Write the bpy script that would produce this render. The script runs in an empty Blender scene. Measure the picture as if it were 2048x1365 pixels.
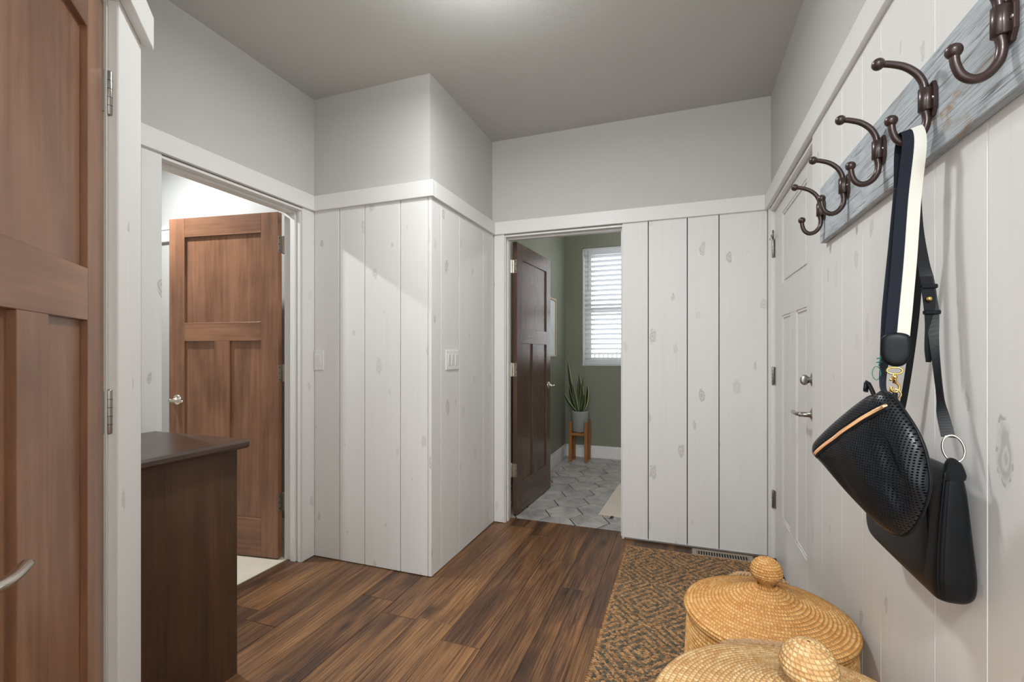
import bpy, bmesh, math, random
import numpy as np
from mathutils import Vector, Matrix
random.seed(7); rng = np.random.default_rng(11)
S = bpy.context.scene; COL = S.collection; PI = math.pi

# ------------------------------------------------------------------ camera
cam = bpy.data.cameras.new('camera'); co = bpy.data.objects.new('camera', cam); COL.objects.link(co); S.camera = co
cam.sensor_width = 36.0; cam.lens = 939.18 * 36.0 / 2048.0
cam.shift_x = 0.0; cam.shift_y = (705.92 - 682.5) / 2048.0
cam.clip_start = 0.02; cam.clip_end = 300
co.location = (0, 0, 1.2167); co.rotation_euler = (PI / 2, 0, 0.3495)
# ------------------------------------------------------------------ world, lights, exposure
W = bpy.data.worlds.new('overcast_sky'); S.world = W; W.use_nodes = True
bg = W.node_tree.nodes['Background']; bg.inputs[0].default_value = (0.95, 0.975, 1.0, 1); bg.inputs[1].default_value = 2.6
S.view_settings.view_transform = 'Standard'; S.view_settings.look = 'None'
S.view_settings.exposure = 0.26; S.view_settings.gamma = 1.0; S.view_settings.use_curve_mapping = False
def lamp_light(x, y, z, watts, size, col=(0.965, 0.985, 1.0), spread=PI):
    L = bpy.data.lights.new('ceiling_lamp_light', 'AREA'); L.shape = 'DISK'; L.size = size; L.energy = watts; L.color = col; L.spread = spread
    o = bpy.data.objects.new('ceiling_lamp_light', L); o.location = (x, y, z); COL.objects.link(o); o.parent = None
    o['kind'] = 'helper'; return o
def bulb(x, y, z, watts, rad, col=(0.965, 0.985, 1.0)):
    L = bpy.data.lights.new('lamp_bulb_light', 'POINT'); L.shadow_soft_size = rad; L.energy = watts; L.color = col
    o = bpy.data.objects.new('lamp_bulb_light', L); o.location = (x, y, z); COL.objects.link(o); o['kind'] = 'helper'; return o
LAMP_MAIN = (-0.75, 1.64); FILL_HALL = (-0.10, -1.1); LAMP_ROOM = (-3.15, 1.68); FILL_BATH = (-0.35, 4.45)
lamp_light(*LAMP_MAIN, 2.652, 15, 0.22); bulb(*LAMP_MAIN, 2.46, 4.5, 0.06)
lamp_light(*FILL_HALL, 2.652, 36, 0.28); bulb(*FILL_HALL, 2.45, 38, 0.14)  # unseen hallway lamp, added behind the camera as fill
lamp_light(*LAMP_ROOM, 2.652, 38, 0.07); bulb(*LAMP_ROOM, 2.45, 1, 0.06)
bulb(*FILL_BATH, 2.58, 13, 0.10)  # unseen lamp added to brighten the green room

# ------------------------------------------------------------------ room constants
XL, XP, XR, YP, YB = -2.093, -1.298, 0.490, 2.254, 3.146
PK, RL, H = 0.020, 0.036, 2.743
ZR0, ZR1 = 2.060, 2.149

# ------------------------------------------------------------------ material helper
class G:
    def __init__(s, name, rough=0.5, spec=0.5, metal=0.0, coat=0.0):
        s.m = bpy.data.materials.new(name); s.m.use_nodes = True; s.t = s.m.node_tree; s.b = s.t.nodes['Principled BSDF']
        s.b.inputs['Roughness'].default_value = rough; s.b.inputs['Specular IOR Level'].default_value = spec
        s.b.inputs['Metallic'].default_value = metal; s.b.inputs['Coat Weight'].default_value = coat
    def n(s, ty, ins=None, out=0, **pr):
        nd = s.t.nodes.new('ShaderNode' + ty)
        for k, v in pr.items(): setattr(nd, k, v)
        for k, v in (ins or {}).items(): s.put(nd.inputs[k], v)
        return nd.outputs[out]
    def put(s, sock, v):
        if isinstance(v, bpy.types.NodeSocket): s.t.links.new(v, sock)
        elif isinstance(v, tuple) and len(v) == 3 and len(sock.default_value) == 4: sock.default_value = (*v, 1)
        else: sock.default_value = v
    def set(s, **k):
        for a, v in k.items(): s.put(s.b.inputs[a.replace('_', ' ')], v)
    def math(s, op, a, b=0.0, c=0.0, clamp=False): return s.n('Math', {0: a, 1: b, 2: c}, operation=op, use_clamp=clamp)
    def uv(s, sc=(1, 1, 1), off=(0, 0, 0), src='UV'):
        c = s.n('TexCoord', out={'UV': 2, 'Object': 3, 'Generated': 0}[src]); return s.n('Mapping', {'Vector': c, 'Scale': sc, 'Location': off})
    def noise(s, vec, scale=1.0, detail=4.0, rough=0.55, dist=0.0, out=0): return s.n('TexNoise', {'Vector': vec, 'Scale': scale, 'Detail': detail, 'Roughness': rough, 'Distortion': dist}, out=out)
    def ramp(s, f, stops):
        nd = s.t.nodes.new('ShaderNodeValToRGB'); s.put(nd.inputs[0], f); el = nd.color_ramp.elements
        while len(el) > len(stops): el.remove(el[-1])
        while len(el) < len(stops): el.new(0.5)
        for e, (p, c) in zip(el, stops): e.position = p; e.color = (*c, 1) if isinstance(c, tuple) else (c, c, c, 1)
        return nd.outputs[0]
    def mix(s, f, a, b, mode='MIX'):
        nd = s.t.nodes.new('ShaderNodeMix'); nd.data_type = 'RGBA'; nd.blend_type = mode
        s.put(nd.inputs[0], f); s.put(nd.inputs[6], a); s.put(nd.inputs[7], b); return nd.outputs[2]
    def bump(s, h, strength=0.3, dist=0.01): s.t.links.new(s.n('Bump', {'Height': h, 'Strength': strength, 'Distance': dist}), s.b.inputs['Normal'])
def sr(r, g, b): return tuple(((c / 255 + 0.055) / 1.055) ** 2.4 if c > 10 else c / 255 / 12.92 for c in (r, g, b))

def m_paint(name, col, rough=0.75, peel=0.12, scale=160, spec=0.3):
    g = G(name, rough, spec); v = g.uv(src='Object')
    big = g.noise(v, 1.3, 3); g.set(Base_Color=g.mix(g.math('MULTIPLY', big, 0.10), col, tuple(c * 0.82 for c in col)))
    if peel: g.bump(g.noise(v, scale, 3), peel, 0.004)
    return g.m
def m_plank():
    g = G('whitewashed_plank', 0.48, 0.4); v = g.uv()
    grain = g.noise(g.uv((2.2, 60, 1)), 1.0, 6, 0.62, 0.4); wash = g.noise(g.uv((1.6, 9, 1)), 1.0, 3)
    base = g.ramp(g.math('ADD', g.math('MULTIPLY', grain, .55), g.math('MULTIPLY', wash, .45)), [(0.30, sr(223, 222, 219)), (0.50, sr(227, 226, 223)), (0.7, sr(229, 228, 225))])
    warp = g.noise(g.uv((14, 30, 1)), 1.0, 2, out=1)
    kv = g.n('VectorMath', {0: g.uv((2.5, 5.6, 1)), 1: g.n('VectorMath', {0: warp, 'Scale': 0.16}, operation='SCALE')}, operation='ADD')
    vd = g.t.nodes.new('ShaderNodeTexVoronoi'); vd.voronoi_dimensions = '2D'; vd.inputs['Randomness'].default_value = 0.85; g.put(vd.inputs['Vector'], kv); vd.inputs['Scale'].default_value = 1.0
    rnd = g.n('SeparateColor', {0: vd.outputs['Color']}, out=0); rnd2 = g.n('SeparateColor', {0: vd.outputs['Color']}, out=1); rnd3 = g.n('SeparateColor', {0: vd.outputs['Color']}, out=2)
    rad = g.math('MULTIPLY_ADD', g.math('POWER', rnd2, 2.0), 0.10, 0.030)      # knot size per cell
    d = g.math('DIVIDE', vd.outputs['Distance'], rad)
    on = g.math('GREATER_THAN', rnd, 0.12)
    body = g.math('MULTIPLY', g.n('MapRange', {0: d, 1: 0.75, 2: 1.05, 3: 1.0, 4: 0.0}), on)
    ring = g.math('MULTIPLY', g.math('SINE', g.math('MULTIPLY', d, 13.0)), 0.30)
    edge = g.math('MULTIPLY', g.n('MapRange', {0: g.math('ABSOLUTE', g.math('SUBTRACT', d, 0.92)), 1: 0.0, 2: 0.14, 3: 1.0, 4: 0.0}), g.math('MULTIPLY', on, g.math('GREATER_THAN', g.noise(g.uv((22, 22, 1)), 1.0, 2), 0.52)))
    f = g.math('MULTIPLY', g.math('MULTIPLY', body, g.math('ADD', ring, 0.62)), g.math('MULTIPLY_ADD', rnd3, 0.62, 0.14))
    c = g.mix(f, base, sr(168, 166, 161)); c = g.mix(g.math('MULTIPLY', edge, g.math('MULTIPLY', rnd3, 0.55)), c, sr(112, 106, 98))
    speck = g.noise(g.uv((40, 130, 1)), 1.0, 2); sp = g.math('GREATER_THAN', speck, 0.80)
    c = g.mix(g.math('MULTIPLY', sp, 0.5), c, sr(130, 126, 120))
    g.set(Base_Color=c)
    g.bump(g.math('ADD', g.math('MULTIPLY', grain, 0.5), g.math('MULTIPLY', f, -0.5)), 0.10, 0.003)
    return g.m
def m_wood(name, dark, mid, light, rough=0.32, blotch=1.0, spec=0.5, fine=70, bump=0.04, tone=0.0, sx=1.0):
    g = G(name, rough, spec)
    fg = g.noise(g.uv((1.8 * sx, fine, 1)), 1.0, 5, 0.6, 0.2); bl = g.noise(g.uv((1.5 * sx, 7.0, 1)), 1.0, 4, 0.55, 0.8); cl = g.noise(g.uv((2.6, 3.1, 1), (3, 5, 0)), 1.0, 3, 0.6)
    f = g.math('ADD', g.math('ADD', g.math('MULTIPLY', fg, 0.30), g.math('MULTIPLY', bl, 0.42 * blotch)), g.math('MULTIPLY', cl, 0.28 * blotch))
    if tone:
        r = g.n('ObjectInfo', out=5); f = g.math('ADD', f, g.math('MULTIPLY', g.math('SUBTRACT', r, 0.5), tone))
    g.set(Base_Color=g.ramp(f, [(0.34, dark), (0.50, mid), (0.66, light)]))
    g.set(Roughness=g.math('MULTIPLY_ADD', fg, 0.12, rough - 0.05))
    g.bump(fg, bump, 0.003); return g.m
def m_floor():
    g = G('vinyl_wood_floor', 0.4, 0.5)
    r = g.n('ObjectInfo', out=5)
    lon = g.noise(g.uv((1.3, 15, 1)), 1.0, 5, 0.62, 0.7); fine = g.noise(g.uv((3.0, 150, 1)), 1.0, 4, 0.65, 0.3); cl = g.noise(g.uv((0.9, 5, 1), (7, 2, 0)), 1.0, 3, 0.5, 1.4)
    wav = g.noise(g.uv((2.4, 34, 1)), 1.0, 3, 0.5, 2.2)
    f = g.math('ADD', g.math('MULTIPLY', lon, 0.42), g.math('MULTIPLY', cl, 0.58)); f = g.math('ADD', f, g.math('MULTIPLY', g.math('SUBTRACT', r, 0.5), 0.15))
    c = g.ramp(f, [(0.33, sr(70, 48, 33)), (0.43, sr(98, 69, 47)), (0.52, sr(124, 88, 58)), (0.60, sr(148, 106, 67)), (0.70, sr(168, 124, 80))])
    c = g.mix(g.n('MapRange', {0: fine, 1: 0.38, 2: 0.62, 3: 0.80, 4: 0.0}), c, g.mix(1.0, c, sr(120, 105, 95), 'MULTIPLY'))
    c = g.mix(g.n('MapRange', {0: wav, 1: 0.30, 2: 0.38, 3: 0.6, 4: 0.0}), c, sr(48, 33, 23))
    kd = g.t.nodes.new('ShaderNodeTexVoronoi'); kd.voronoi_dimensions = '2D'; g.put(kd.inputs['Vector'], g.uv((1.5, 3.6, 1))); kd.inputs['Scale'].default_value = 1.0
    kn = g.math('MULTIPLY', g.n('MapRange', {0: kd.outputs['Distance'], 1: 0.02, 2: 0.12, 3: 0.8, 4: 0.0}), g.math('GREATER_THAN', g.n('SeparateColor', {0: kd.outputs['Color']}, out=1), 0.55))
    c = g.mix(kn, c, sr(44, 30, 22)); g.set(Base_Color=c)
    g.set(Roughness=g.math('MULTIPLY_ADD', fine, 0.22, 0.30)); g.bump(g.math('ADD', fine, g.math('MULTIPLY', wav, 0.5)), 0.28, 0.003); return g.m
def m_simple(name, col, rough=0.5, metal=0.0, spec=0.5, nscale=0, nstr=0.1, coat=0.0, var=0.0):
    g = G(name, rough, spec, metal, coat); g.set(Base_Color=col)
    v = g.uv(src='Object')
    if var: g.set(Base_Color=g.mix(g.noise(v, 6, 4), tuple(c * (1 - var) for c in col), tuple(min(1, c * (1 + var)) for c in col)))
    if nscale: g.bump(g.noise(v, nscale, 3), nstr, 0.003)
    return g.m
def m_tile():
    g = G('grey_stone_tile', 0.42, 0.45); v = g.uv(src='Object'); r = g.n('ObjectInfo', out=5)
    o = g.n('VectorMath', {0: v, 1: g.n('CombineXYZ', {0: g.math('MULTIPLY', r, 37.0), 1: g.math('MULTIPLY', r, 11.0), 2: 0.0})}, operation='ADD')
    a = g.noise(o, 9, 6, 0.62, 0.8); b = g.noise(o, 3, 3, 0.5, 0.4)
    g.set(Base_Color=g.ramp(g.math('ADD', g.math('MULTIPLY', a, .6), g.math('MULTIPLY', b, .4)), [(0.34, sr(138, 135, 131)), (0.5, sr(172, 169, 165)), (0.66, sr(204, 200, 194))])); g.bump(a, 0.08, 0.003); return g.m
def m_weather():
    g = G('weathered_barn_board', 0.8, 0.3)
    s1 = g.noise(g.uv((4.5, 130, 1)), 1.0, 6, 0.68, 0.6); s2 = g.noise(g.uv((6, 340, 1)), 1.0, 4, 0.7, 0.3); w = g.noise(g.uv((4.5, 14, 1)), 1.0, 4, 0.6, 0.8)
    c = g.ramp(w, [(0.36, sr(200, 206, 211)), (0.60, sr(176, 184, 190)), (0.66, sr(168, 152, 134)), (0.76, sr(130, 106, 84))])
    c = g.mix(g.n('MapRange', {0: s1, 1: 0.34, 2: 0.44, 3: 0.85, 4: 0.0}), c, sr(92, 88, 84)); c = g.mix(g.n('MapRange', {0: s2, 1: 0.36, 2: 0.48, 3: 0.55, 4: 0.0}), c, sr(84, 88, 92))
    g.set(Base_Color=c); g.bump(g.math('ADD', s1, g.math('MULTIPLY', s2, 0.5)), 0.5, 0.004); return g.m
def m_basket(name, dark, mid, light, seam):
    # colour only: every stitch of cane has its own shade (uv.x counts stitches, uv.y counts coils)
    g = G(name, 0.55, 0.35); v = g.uv()
    sx = g.n('SeparateXYZ', {0: v}, out=0); sy = g.n('SeparateXYZ', {0: v}, out=1)
    cell = g.n('CombineXYZ', {0: g.math('FLOOR', sx), 1: g.math('FLOOR', sy), 2: 0.0})
    wn = g.n('TexWhiteNoise', {'Vector': cell}); big = g.noise(g.n('CombineXYZ', {0: g.math('MULTIPLY', sx, 0.05), 1: g.math('MULTIPLY', sy, 0.22), 2: 0.0}), 1.0, 3)
    f = g.math('ADD', g.math('MULTIPLY', wn, 0.55), g.math('MULTIPLY', big, 0.5))
    c = g.ramp(f, [(0.10, dark), (0.42, mid), (0.85, light)])
    gap = g.n('MapRange', {0: g.math('ABSOLUTE', g.math('SUBTRACT', g.math('FRACT', sx), 0.5)), 1: 0.36, 2: 0.5, 3: 0.0, 4: 0.75})
    grv = g.n('MapRange', {0: g.math('ABSOLUTE', g.math('SUBTRACT', g.math('FRACT', sy), 0.5)), 1: 0.36, 2: 0.5, 3: 0.0, 4: 0.6})  # shade in the grooves between stitches and coils, put into the colour
    g.set(Base_Color=g.mix(g.math('MAXIMUM', gap, grv), c, seam)); return g.m
def m_attr(name, rough=0.8, spec=0.3):
    g = G(name, rough, spec); a = g.n('Attribute', attribute_name='Col'); v = g.uv(src='Object')
    g.set(Base_Color=g.mix(g.math('MULTIPLY', g.noise(v, 220, 3), 0.5), a, g.mix(1.0, a, (0.35, 0.33, 0.3), 'MULTIPLY'))); return g.m
def m_leather(name, perforated=False, col=(0.0045, 0.0055, 0.007), rough=0.42):
    g = G(name, rough, 0.26); v = g.uv(src='Object'); gr = g.noise(v, 420, 3)
    g.set(Base_Color=col)
    if perforated:
        u = g.uv((225, 225, 1)); x = g.n('SeparateXYZ', {0: u}, out=0); y = g.n('SeparateXYZ', {0: u}, out=1)
        fx = g.math('SUBTRACT', g.math('FRACT', x), 0.5); fy = g.math('SUBTRACT', g.math('FRACT', y), 0.5)
        d = g.math('SQRT', g.math('ADD', g.math('MULTIPLY', fx, fx), g.math('MULTIPLY', fy, fy)))
        h = g.n('MapRange', {0: d, 1: 0.16, 2: 0.30, 3: 0.0, 4: 1.0}); g.set(Base_Color=g.mix(h, (0.001, 0.001, 0.001), (0.005, 0.007, 0.010)))
        g.set(Specular_IOR_Level=g.math('MULTIPLY', h, 0.42)); g.bump(g.math('ADD', h, g.math('MULTIPLY', gr, 0.12)), 0.7, 0.0015)
    else: g.bump(gr, 0.10, 0.002)
    return g.m
def m_emit(name, col, st):
    g = G(name); g.set(Base_Color=col, Emission_Color=col, Emission_Strength=st); return g.m
def m_glass():
    g = G('window_glass', 0.0, 0.5); g.set(Base_Color=(1, 1, 1), Transmission_Weight=1.0, IOR=1.01); return g.m
def m_blind():
    g = G('white_blind_slat', 0.4); g.set(Base_Color=sr(238, 239, 240)); tr = g.t.nodes.new('ShaderNodeBsdfTranslucent'); tr.inputs[0].default_value = (0.9, 0.92, 0.94, 1)
    mx = g.t.nodes.new('ShaderNodeMixShader'); mx.inputs[0].default_value = 0.35; out = g.t.nodes['Material Output']
    g.t.links.new(g.b.outputs[0], mx.inputs[1]); g.t.links.new(tr.outputs[0], mx.inputs[2]); g.t.links.new(mx.outputs[0], out.inputs[0]); return g.m
def m_webbing():
    g = G('striped_webbing', 0.85, 0.2); x = g.n('SeparateXYZ', {0: g.uv()}, out=0); y = g.n('SeparateXYZ', {0: g.uv()}, out=1)
    zig = g.math('MULTIPLY', g.math('PINGPONG', y, 0.0016), 1.0 / 0.0016 * 0.03)
    m = g.math('GREATER_THAN', g.math('ADD', x, zig), 0.50)
    c = g.mix(m, sr(34, 38, 48), sr(226, 224, 214)); g.set(Base_Color=c)
    g.bump(g.math('SINE', g.math('MULTIPLY', y, 5200.0)), 0.15, 0.001); return g.m

M = {}
M['wall'] = m_paint('grey_wall_paint', sr(200, 199, 195)); M['ceil'] = m_paint('grey_ceiling_paint', sr(196, 196, 191), 0.85, 0.16, 90)
M['trim'] = m_paint('white_trim_paint', sr(228, 227, 224), 0.42, 0.03, 60, 0.45); M['plank'] = m_plank()
M['door_white'] = m_paint('white_door_paint', sr(226, 225, 222), 0.38, 0.02, 60, 0.45)
M['sage'] = m_paint('sage_green_wall_paint', sr(131, 133, 117), 0.5); M['room'] = m_paint('pale_room_wall_paint', sr(168, 168, 165), 0.85, 0.35, 110)
M['wood'] = m_wood('stained_alder_door_wood', sr(98, 67, 50), sr(135, 96, 72), sr(164, 120, 90), 0.30, fine=45)
M['woodshaded'] = m_wood('dark_stained_alder_door_wood', sr(76, 57, 47), sr(90, 68, 56), sr(106, 82, 68), 0.24, fine=30, bump=0.015)  # copy of the door wood with the back door's shade put into its colour
M['espresso'] = m_wood('dark_espresso_wood', sr(54, 38, 27), sr(76, 54, 39), sr(96, 70, 51), 0.38, bump=0.05)
M['top'] = m_wood('dark_countertop_wood', sr(54, 42, 36), sr(72, 57, 49), sr(90, 71, 60), 0.24, bump=0.03)
M['standwood'] = m_wood('honey_brown_stand_wood', sr(118, 72, 34), sr(152, 98, 50), sr(176, 120, 66), 0.4)
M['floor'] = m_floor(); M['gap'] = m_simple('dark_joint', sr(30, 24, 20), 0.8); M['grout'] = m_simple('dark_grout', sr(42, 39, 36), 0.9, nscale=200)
M['tile'] = m_tile(); M['nickel'] = m_simple('satin_nickel', (0.66, 0.61, 0.54), 0.26, 1.0, nscale=300, nstr=0.02)
M['pewter'] = m_simple('dark_pewter_metal', (0.36, 0.34, 0.32), 0.30, 1.0); M['hingemetal'] = m_simple('aged_nickel_hinge', (0.42, 0.38, 0.33), 0.38, 1.0, var=0.2)
M['bronze'] = m_simple('oil_rubbed_bronze', sr(58, 41, 37), 0.34, 0.25, 0.6, nscale=120, nstr=0.05, coat=0.2, var=0.2)
M['gold'] = m_simple('polished_brass', (0.90, 0.62, 0.20), 0.2, 1.0); M['rosegold'] = m_simple('copper_zipper', (0.86, 0.50, 0.28), 0.28, 1.0)
M['screw'] = m_simple('steel_screw', (0.75, 0.72, 0.68), 0.25, 1.0); M['weather'] = m_weather()
M['cane'] = m_basket('cane_coil', sr(196, 134, 66), sr(216, 162, 94), sr(232, 190, 128), sr(116, 72, 32))
M['cane2'] = m_basket('paler_cane_coil', sr(190, 142, 88), sr(214, 172, 116), sr(232, 202, 152), sr(120, 82, 46))
M['cord'] = m_simple('braided_seagrass', sr(176, 142, 106), 0.8, var=0.35, nscale=240, nstr=0.4)
M['jute'] = m_attr('jute_weave'); M['jutebase'] = m_simple('jute_backing', sr(92, 74, 56), 0.95, nscale=200, nstr=0.5)
M['cream'] = m_simple('cream_woven_cotton', sr(222, 210, 196), 0.95, nscale=180, nstr=0.5, var=0.08)
M['carpet'] = m_simple('beige_carpet', sr(206, 196, 180), 1.0, nscale=260, nstr=1.0, spec=0.1, var=0.10)
M['leather'] = m_leather('black_leather'); M['perf'] = m_leather('perforated_black_leather', True, rough=0.34); M['web'] = m_webbing()
M['navy'] = m_simple('navy_webbing', sr(30, 36, 50), 0.8, nscale=900, nstr=0.2); M['teal'] = m_simple('green_cord', sr(60, 140, 122), 0.6)
M['pot'] = m_simple('grey_concrete_pot', sr(150, 151, 146), 0.8, nscale=80, nstr=0.2, var=0.1)
M['leafd'] = m_simple('dark_green_leaf', sr(44, 62, 40), 0.4, nscale=40, nstr=0.1, var=0.35); M['leafe'] = m_simple('yellow_leaf_margin', sr(178, 176, 110), 0.45)
M['soil'] = m_simple('potting_soil', sr(60, 46, 36), 1.0, nscale=90, nstr=1.0); M['plastic'] = m_simple('white_switch_plastic', sr(232, 231, 228), 0.3)
M['blind'] = m_blind(); M['lampglass'] = m_emit('lit_frosted_lamp_glass', (1, 0.97, 0.92), 2.2)
M['vent'] = m_simple('taupe_painted_metal', sr(158, 148, 134), 0.45, 0.1); M['black'] = m_simple('black_slot', (0.01, 0.01, 0.01), 0.8); M['sill'] = m_simple('dark_bronze_threshold', sr(46, 38, 34), 0.5, 0.4)
M['glass'] = m_glass(); M['snow'] = m_simple('snow', (0.86, 0.89, 0.93), 0.9, nscale=3, nstr=0.3); M['greywood'] = m_simple('grey_weathered_fence_wood', sr(150, 148, 144), 0.9, var=0.2)
M['frame'] = m_wood('pale_oak_frame', sr(176, 150, 112), sr(200, 176, 138), sr(216, 196, 160), 0.4); M['print'] = m_simple('pale_art_paper', sr(214, 222, 222), 0.6, var=0.15)

# ------------------------------------------------------------------ geometry helpers
def mesh(name, V, F, mat, loc=(0, 0, 0), parent=None, smooth=False, rot=None, uv=None, grain=None, fix=False):
    me = bpy.data.meshes.new(name); me.from_pydata([tuple(map(float, v)) for v in V], [], [tuple(map(int, f)) for f in F])
    if fix:
        b = bmesh.new(); b.from_mesh(me); bmesh.ops.recalc_face_normals(b, faces=b.faces[:]); b.to_mesh(me); b.free()
    for m_ in (mat if isinstance(mat, (list, tuple)) else [mat]): me.materials.append(m_)
    if grain is not None: grain_uv(me, grain)
    elif uv is not None:
        l = me.uv_layers.new(name='UVMap'); vi = np.zeros(len(me.loops), dtype=np.int32); me.loops.foreach_get('vertex_index', vi)
        l.data.foreach_set('uv', np.asarray(uv, dtype=np.float32)[vi].ravel())
    if smooth: me.polygons.foreach_set('use_smooth', [True] * len(me.polygons))
    me.update(); o = bpy.data.objects.new(name, me); COL.objects.link(o); o.location = loc
    if rot is not None: o.rotation_euler = rot
    if parent: o.parent = parent
    return o
def grain_uv(me, axis):
    l = me.uv_layers.new(name='UVMap'); ox, oy = random.uniform(0, 50), random.uniform(0, 50); d = l.data
    for p in me.polygons:
        n = p.normal; dom = max(range(3), key=lambda k: abs(n[k])); oth = [k for k in range(3) if k != axis and k != dom]
        a = oth[0]
        for li in p.loop_indices:
            c = me.vertices[me.loops[li].vertex_index].co
            d[li].uv = (c[axis] + ox, c[a] + oy + (0.37 * dom)) if dom != axis else (c[oth[0]] * 0.2 + ox, c[oth[1]] + oy)
def cbox(lo, hi, bev=0.0015):
    lo, hi = np.minimum(lo, hi).astype(float), np.maximum(lo, hi).astype(float)
    bev = min(bev, *(0.3 * (hi - lo))); c = (lo + hi) / 2; h = (hi - lo) / 2; V = []; ix = {}
    for s in [(x, y, z) for x in (-1, 1) for y in (-1, 1) for z in (-1, 1)]:
        for a in range(3):
            ix[s, a] = len(V); V.append(c + np.array([s[k] * (h[k] - (0 if k == a else bev)) for k in range(3)]))
    F = []
    for a in range(3):
        b, d = [k for k in range(3) if k != a]
        for sg in (-1, 1):
            q = []
            for sb, sd in ((-1, -1), (1, -1), (1, 1), (-1, 1)):
                s = [0, 0, 0]; s[a] = sg; s[b] = sb; s[d] = sd; q.append(ix[tuple(s), a])
            F.append(q)
        for sb in (-1, 1):
            for sd in (-1, 1):
                s0 = [0, 0, 0]; s0[a] = -1; s0[b] = sb; s0[d] = sd; s1 = list(s0); s1[a] = 1
                F.append([ix[tuple(s0), b], ix[tuple(s0), d], ix[tuple(s1), d], ix[tuple(s1), b]])
    for s in [(x, y, z) for x in (-1, 1) for y in (-1, 1) for z in (-1, 1)]: F.append([ix[s, 0], ix[s, 1], ix[s, 2]])
    V = np.array(V); out = []
    for f in F:
        p = V[f]; n = np.cross(p[1] - p[0], p[2] - p[0]); out.append(f if n @ (p.mean(0) - c) > 0 else f[::-1])
    return V, out
def join(parts):
    V, F, k = [], [], 0
    for v, f in parts:
        V.append(np.asarray(v, float)); F += [[i + k for i in q] for q in f]; k += len(v)
    return np.concatenate(V), F
def box(name, lo, hi, mat, parent=None, bev=0.0015, grain=None, smooth=False):
    """a board: origin at its own centre (relative to parent), lo/hi in the parent's frame"""
    c = (np.array(lo, float) + np.array(hi, float)) / 2; V, F = cbox(np.array(lo, float) - c, np.array(hi, float) - c, bev)
    return mesh(name, V, F, mat, tuple(c), parent, grain=grain, smooth=smooth)
def boxes(name, L, mat, parent=None, bev=0.0015, grain=None):
    V, F = join([cbox(a, b, bev) for a, b in L]); return mesh(name, V, F, mat, (0, 0, 0), parent, grain=grain)
def lathe(prof, n=24, c=(0, 0, 0), axis='z'):
    V = []; F = []
    for r, z in prof:
        for i in range(n):
            a = 2 * PI * i / n; p = (r * math.cos(a), r * math.sin(a), z)
            if axis == 'x': p = (z, r * math.cos(a), r * math.sin(a))
            if axis == 'y': p = (r * math.sin(a), z, r * math.cos(a))
            V.append((p[0] + c[0], p[1] + c[1], p[2] + c[2]))
    for j in range(len(prof) - 1):
        for i in range(n):
            F.append([j * n + i, j * n + (i + 1) % n, (j + 1) * n + (i + 1) % n, (j + 1) * n + i])
    F.append(list(range(n))[::-1]); F.append([(len(prof) - 1) * n + i for i in range(n)]); return V, F
def smoothpath(P, n=24):
    P = [np.array(p, float) for p in P]; out = []
    Q = [2 * P[0] - P[1]] + P + [2 * P[-1] - P[-2]]; seg = len(P) - 1; per = max(2, n // seg)
    for i in range(seg):
        a, b, c, d = Q[i:i + 4]
        for k in range(per):
            t = k / per; out.append(0.5 * ((2 * b) + (-a + c) * t + (2 * a - 5 * b + 4 * c - d) * t * t + (-a + 3 * b - 3 * c + d) * t ** 3))
    out.append(P[-1]); return out
def tube(P, r, n=10, closed=False, flat=1.0):
    P = [np.array(p, float) for p in P]; m = len(P); R = r if hasattr(r, '__len__') else [r] * m; V = []; F = []
    T = [(P[(i + 1) % m] - P[i - 1]) if closed else (P[min(i + 1, m - 1)] - P[max(i - 1, 0)]) for i in range(m)]
    T = [t / (np.linalg.norm(t) + 1e-12) for t in T]; u = np.cross(T[0], (0.13, 0.31, 0.94)); u /= np.linalg.norm(u)
    for i in range(m):
        u = u - T[i] * (u @ T[i]); u /= np.linalg.norm(u); w = np.cross(T[i], u)
        for k in range(n):
            a = 2 * PI * k / n; V.append(P[i] + R[i] * (math.cos(a) * u + flat * math.sin(a) * w))
    for i in range(m if closed else m - 1):
        j = (i + 1) % m
        for k in range(n): F.append([i * n + k, i * n + (k + 1) % n, j * n + (k + 1) % n, j * n + k])
    if not closed: F.append(list(range(n))[::-1]); F.append([(m - 1) * n + k for k in range(n)])
    return V, F
def ball(c, r, n=14, m=9, sc=(1, 1, 1)):
    V = []; F = []
    for j in range(m + 1):
        t = PI * j / m
        for i in range(n): a = 2 * PI * i / n; V.append((c[0] + r * sc[0] * math.sin(t) * math.cos(a), c[1] + r * sc[1] * math.sin(t) * math.sin(a), c[2] + r * sc[2] * math.cos(t)))
    for j in range(m):
        for i in range(n): F.append([j * n + i, (j + 1) * n + i, (j + 1) * n + (i + 1) % n, j * n + (i + 1) % n])
    return V, F
def prism(poly, d0, d1, O=(0, 0, 0), u=(1, 0, 0), v=(0, 0, 1), w=(0, 1, 0), bev=0.0):
    """extrude a 2-D outline along w from d0 to d1"""
    O, u, v, w = (np.array(a, float) for a in (O, u, v, w)); n = len(poly); c = np.mean(np.array(poly, float), 0); V = []; F = []
    lay = [(d0, bev), (d0 + bev, 0), (d1 - bev, 0), (d1, bev)] if bev else [(d0, 0), (d1, 0)]
    for d, ins in lay:
        for p in poly:
            q = np.array(p, float); L = np.linalg.norm(q - c); q = q + (c - q) / (L + 1e-9) * ins; V.append(O + q[0] * u + q[1] * v + d * w)
    for j in range(len(lay) - 1):
        for i in range(n): F.append([j * n + i, j * n + (i + 1) % n, (j + 1) * n + (i + 1) % n, (j + 1) * n + i])
    F.append(list(range(n))[::-1]); F.append([(len(lay) - 1) * n + i for i in range(n)]); return V, F
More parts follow.
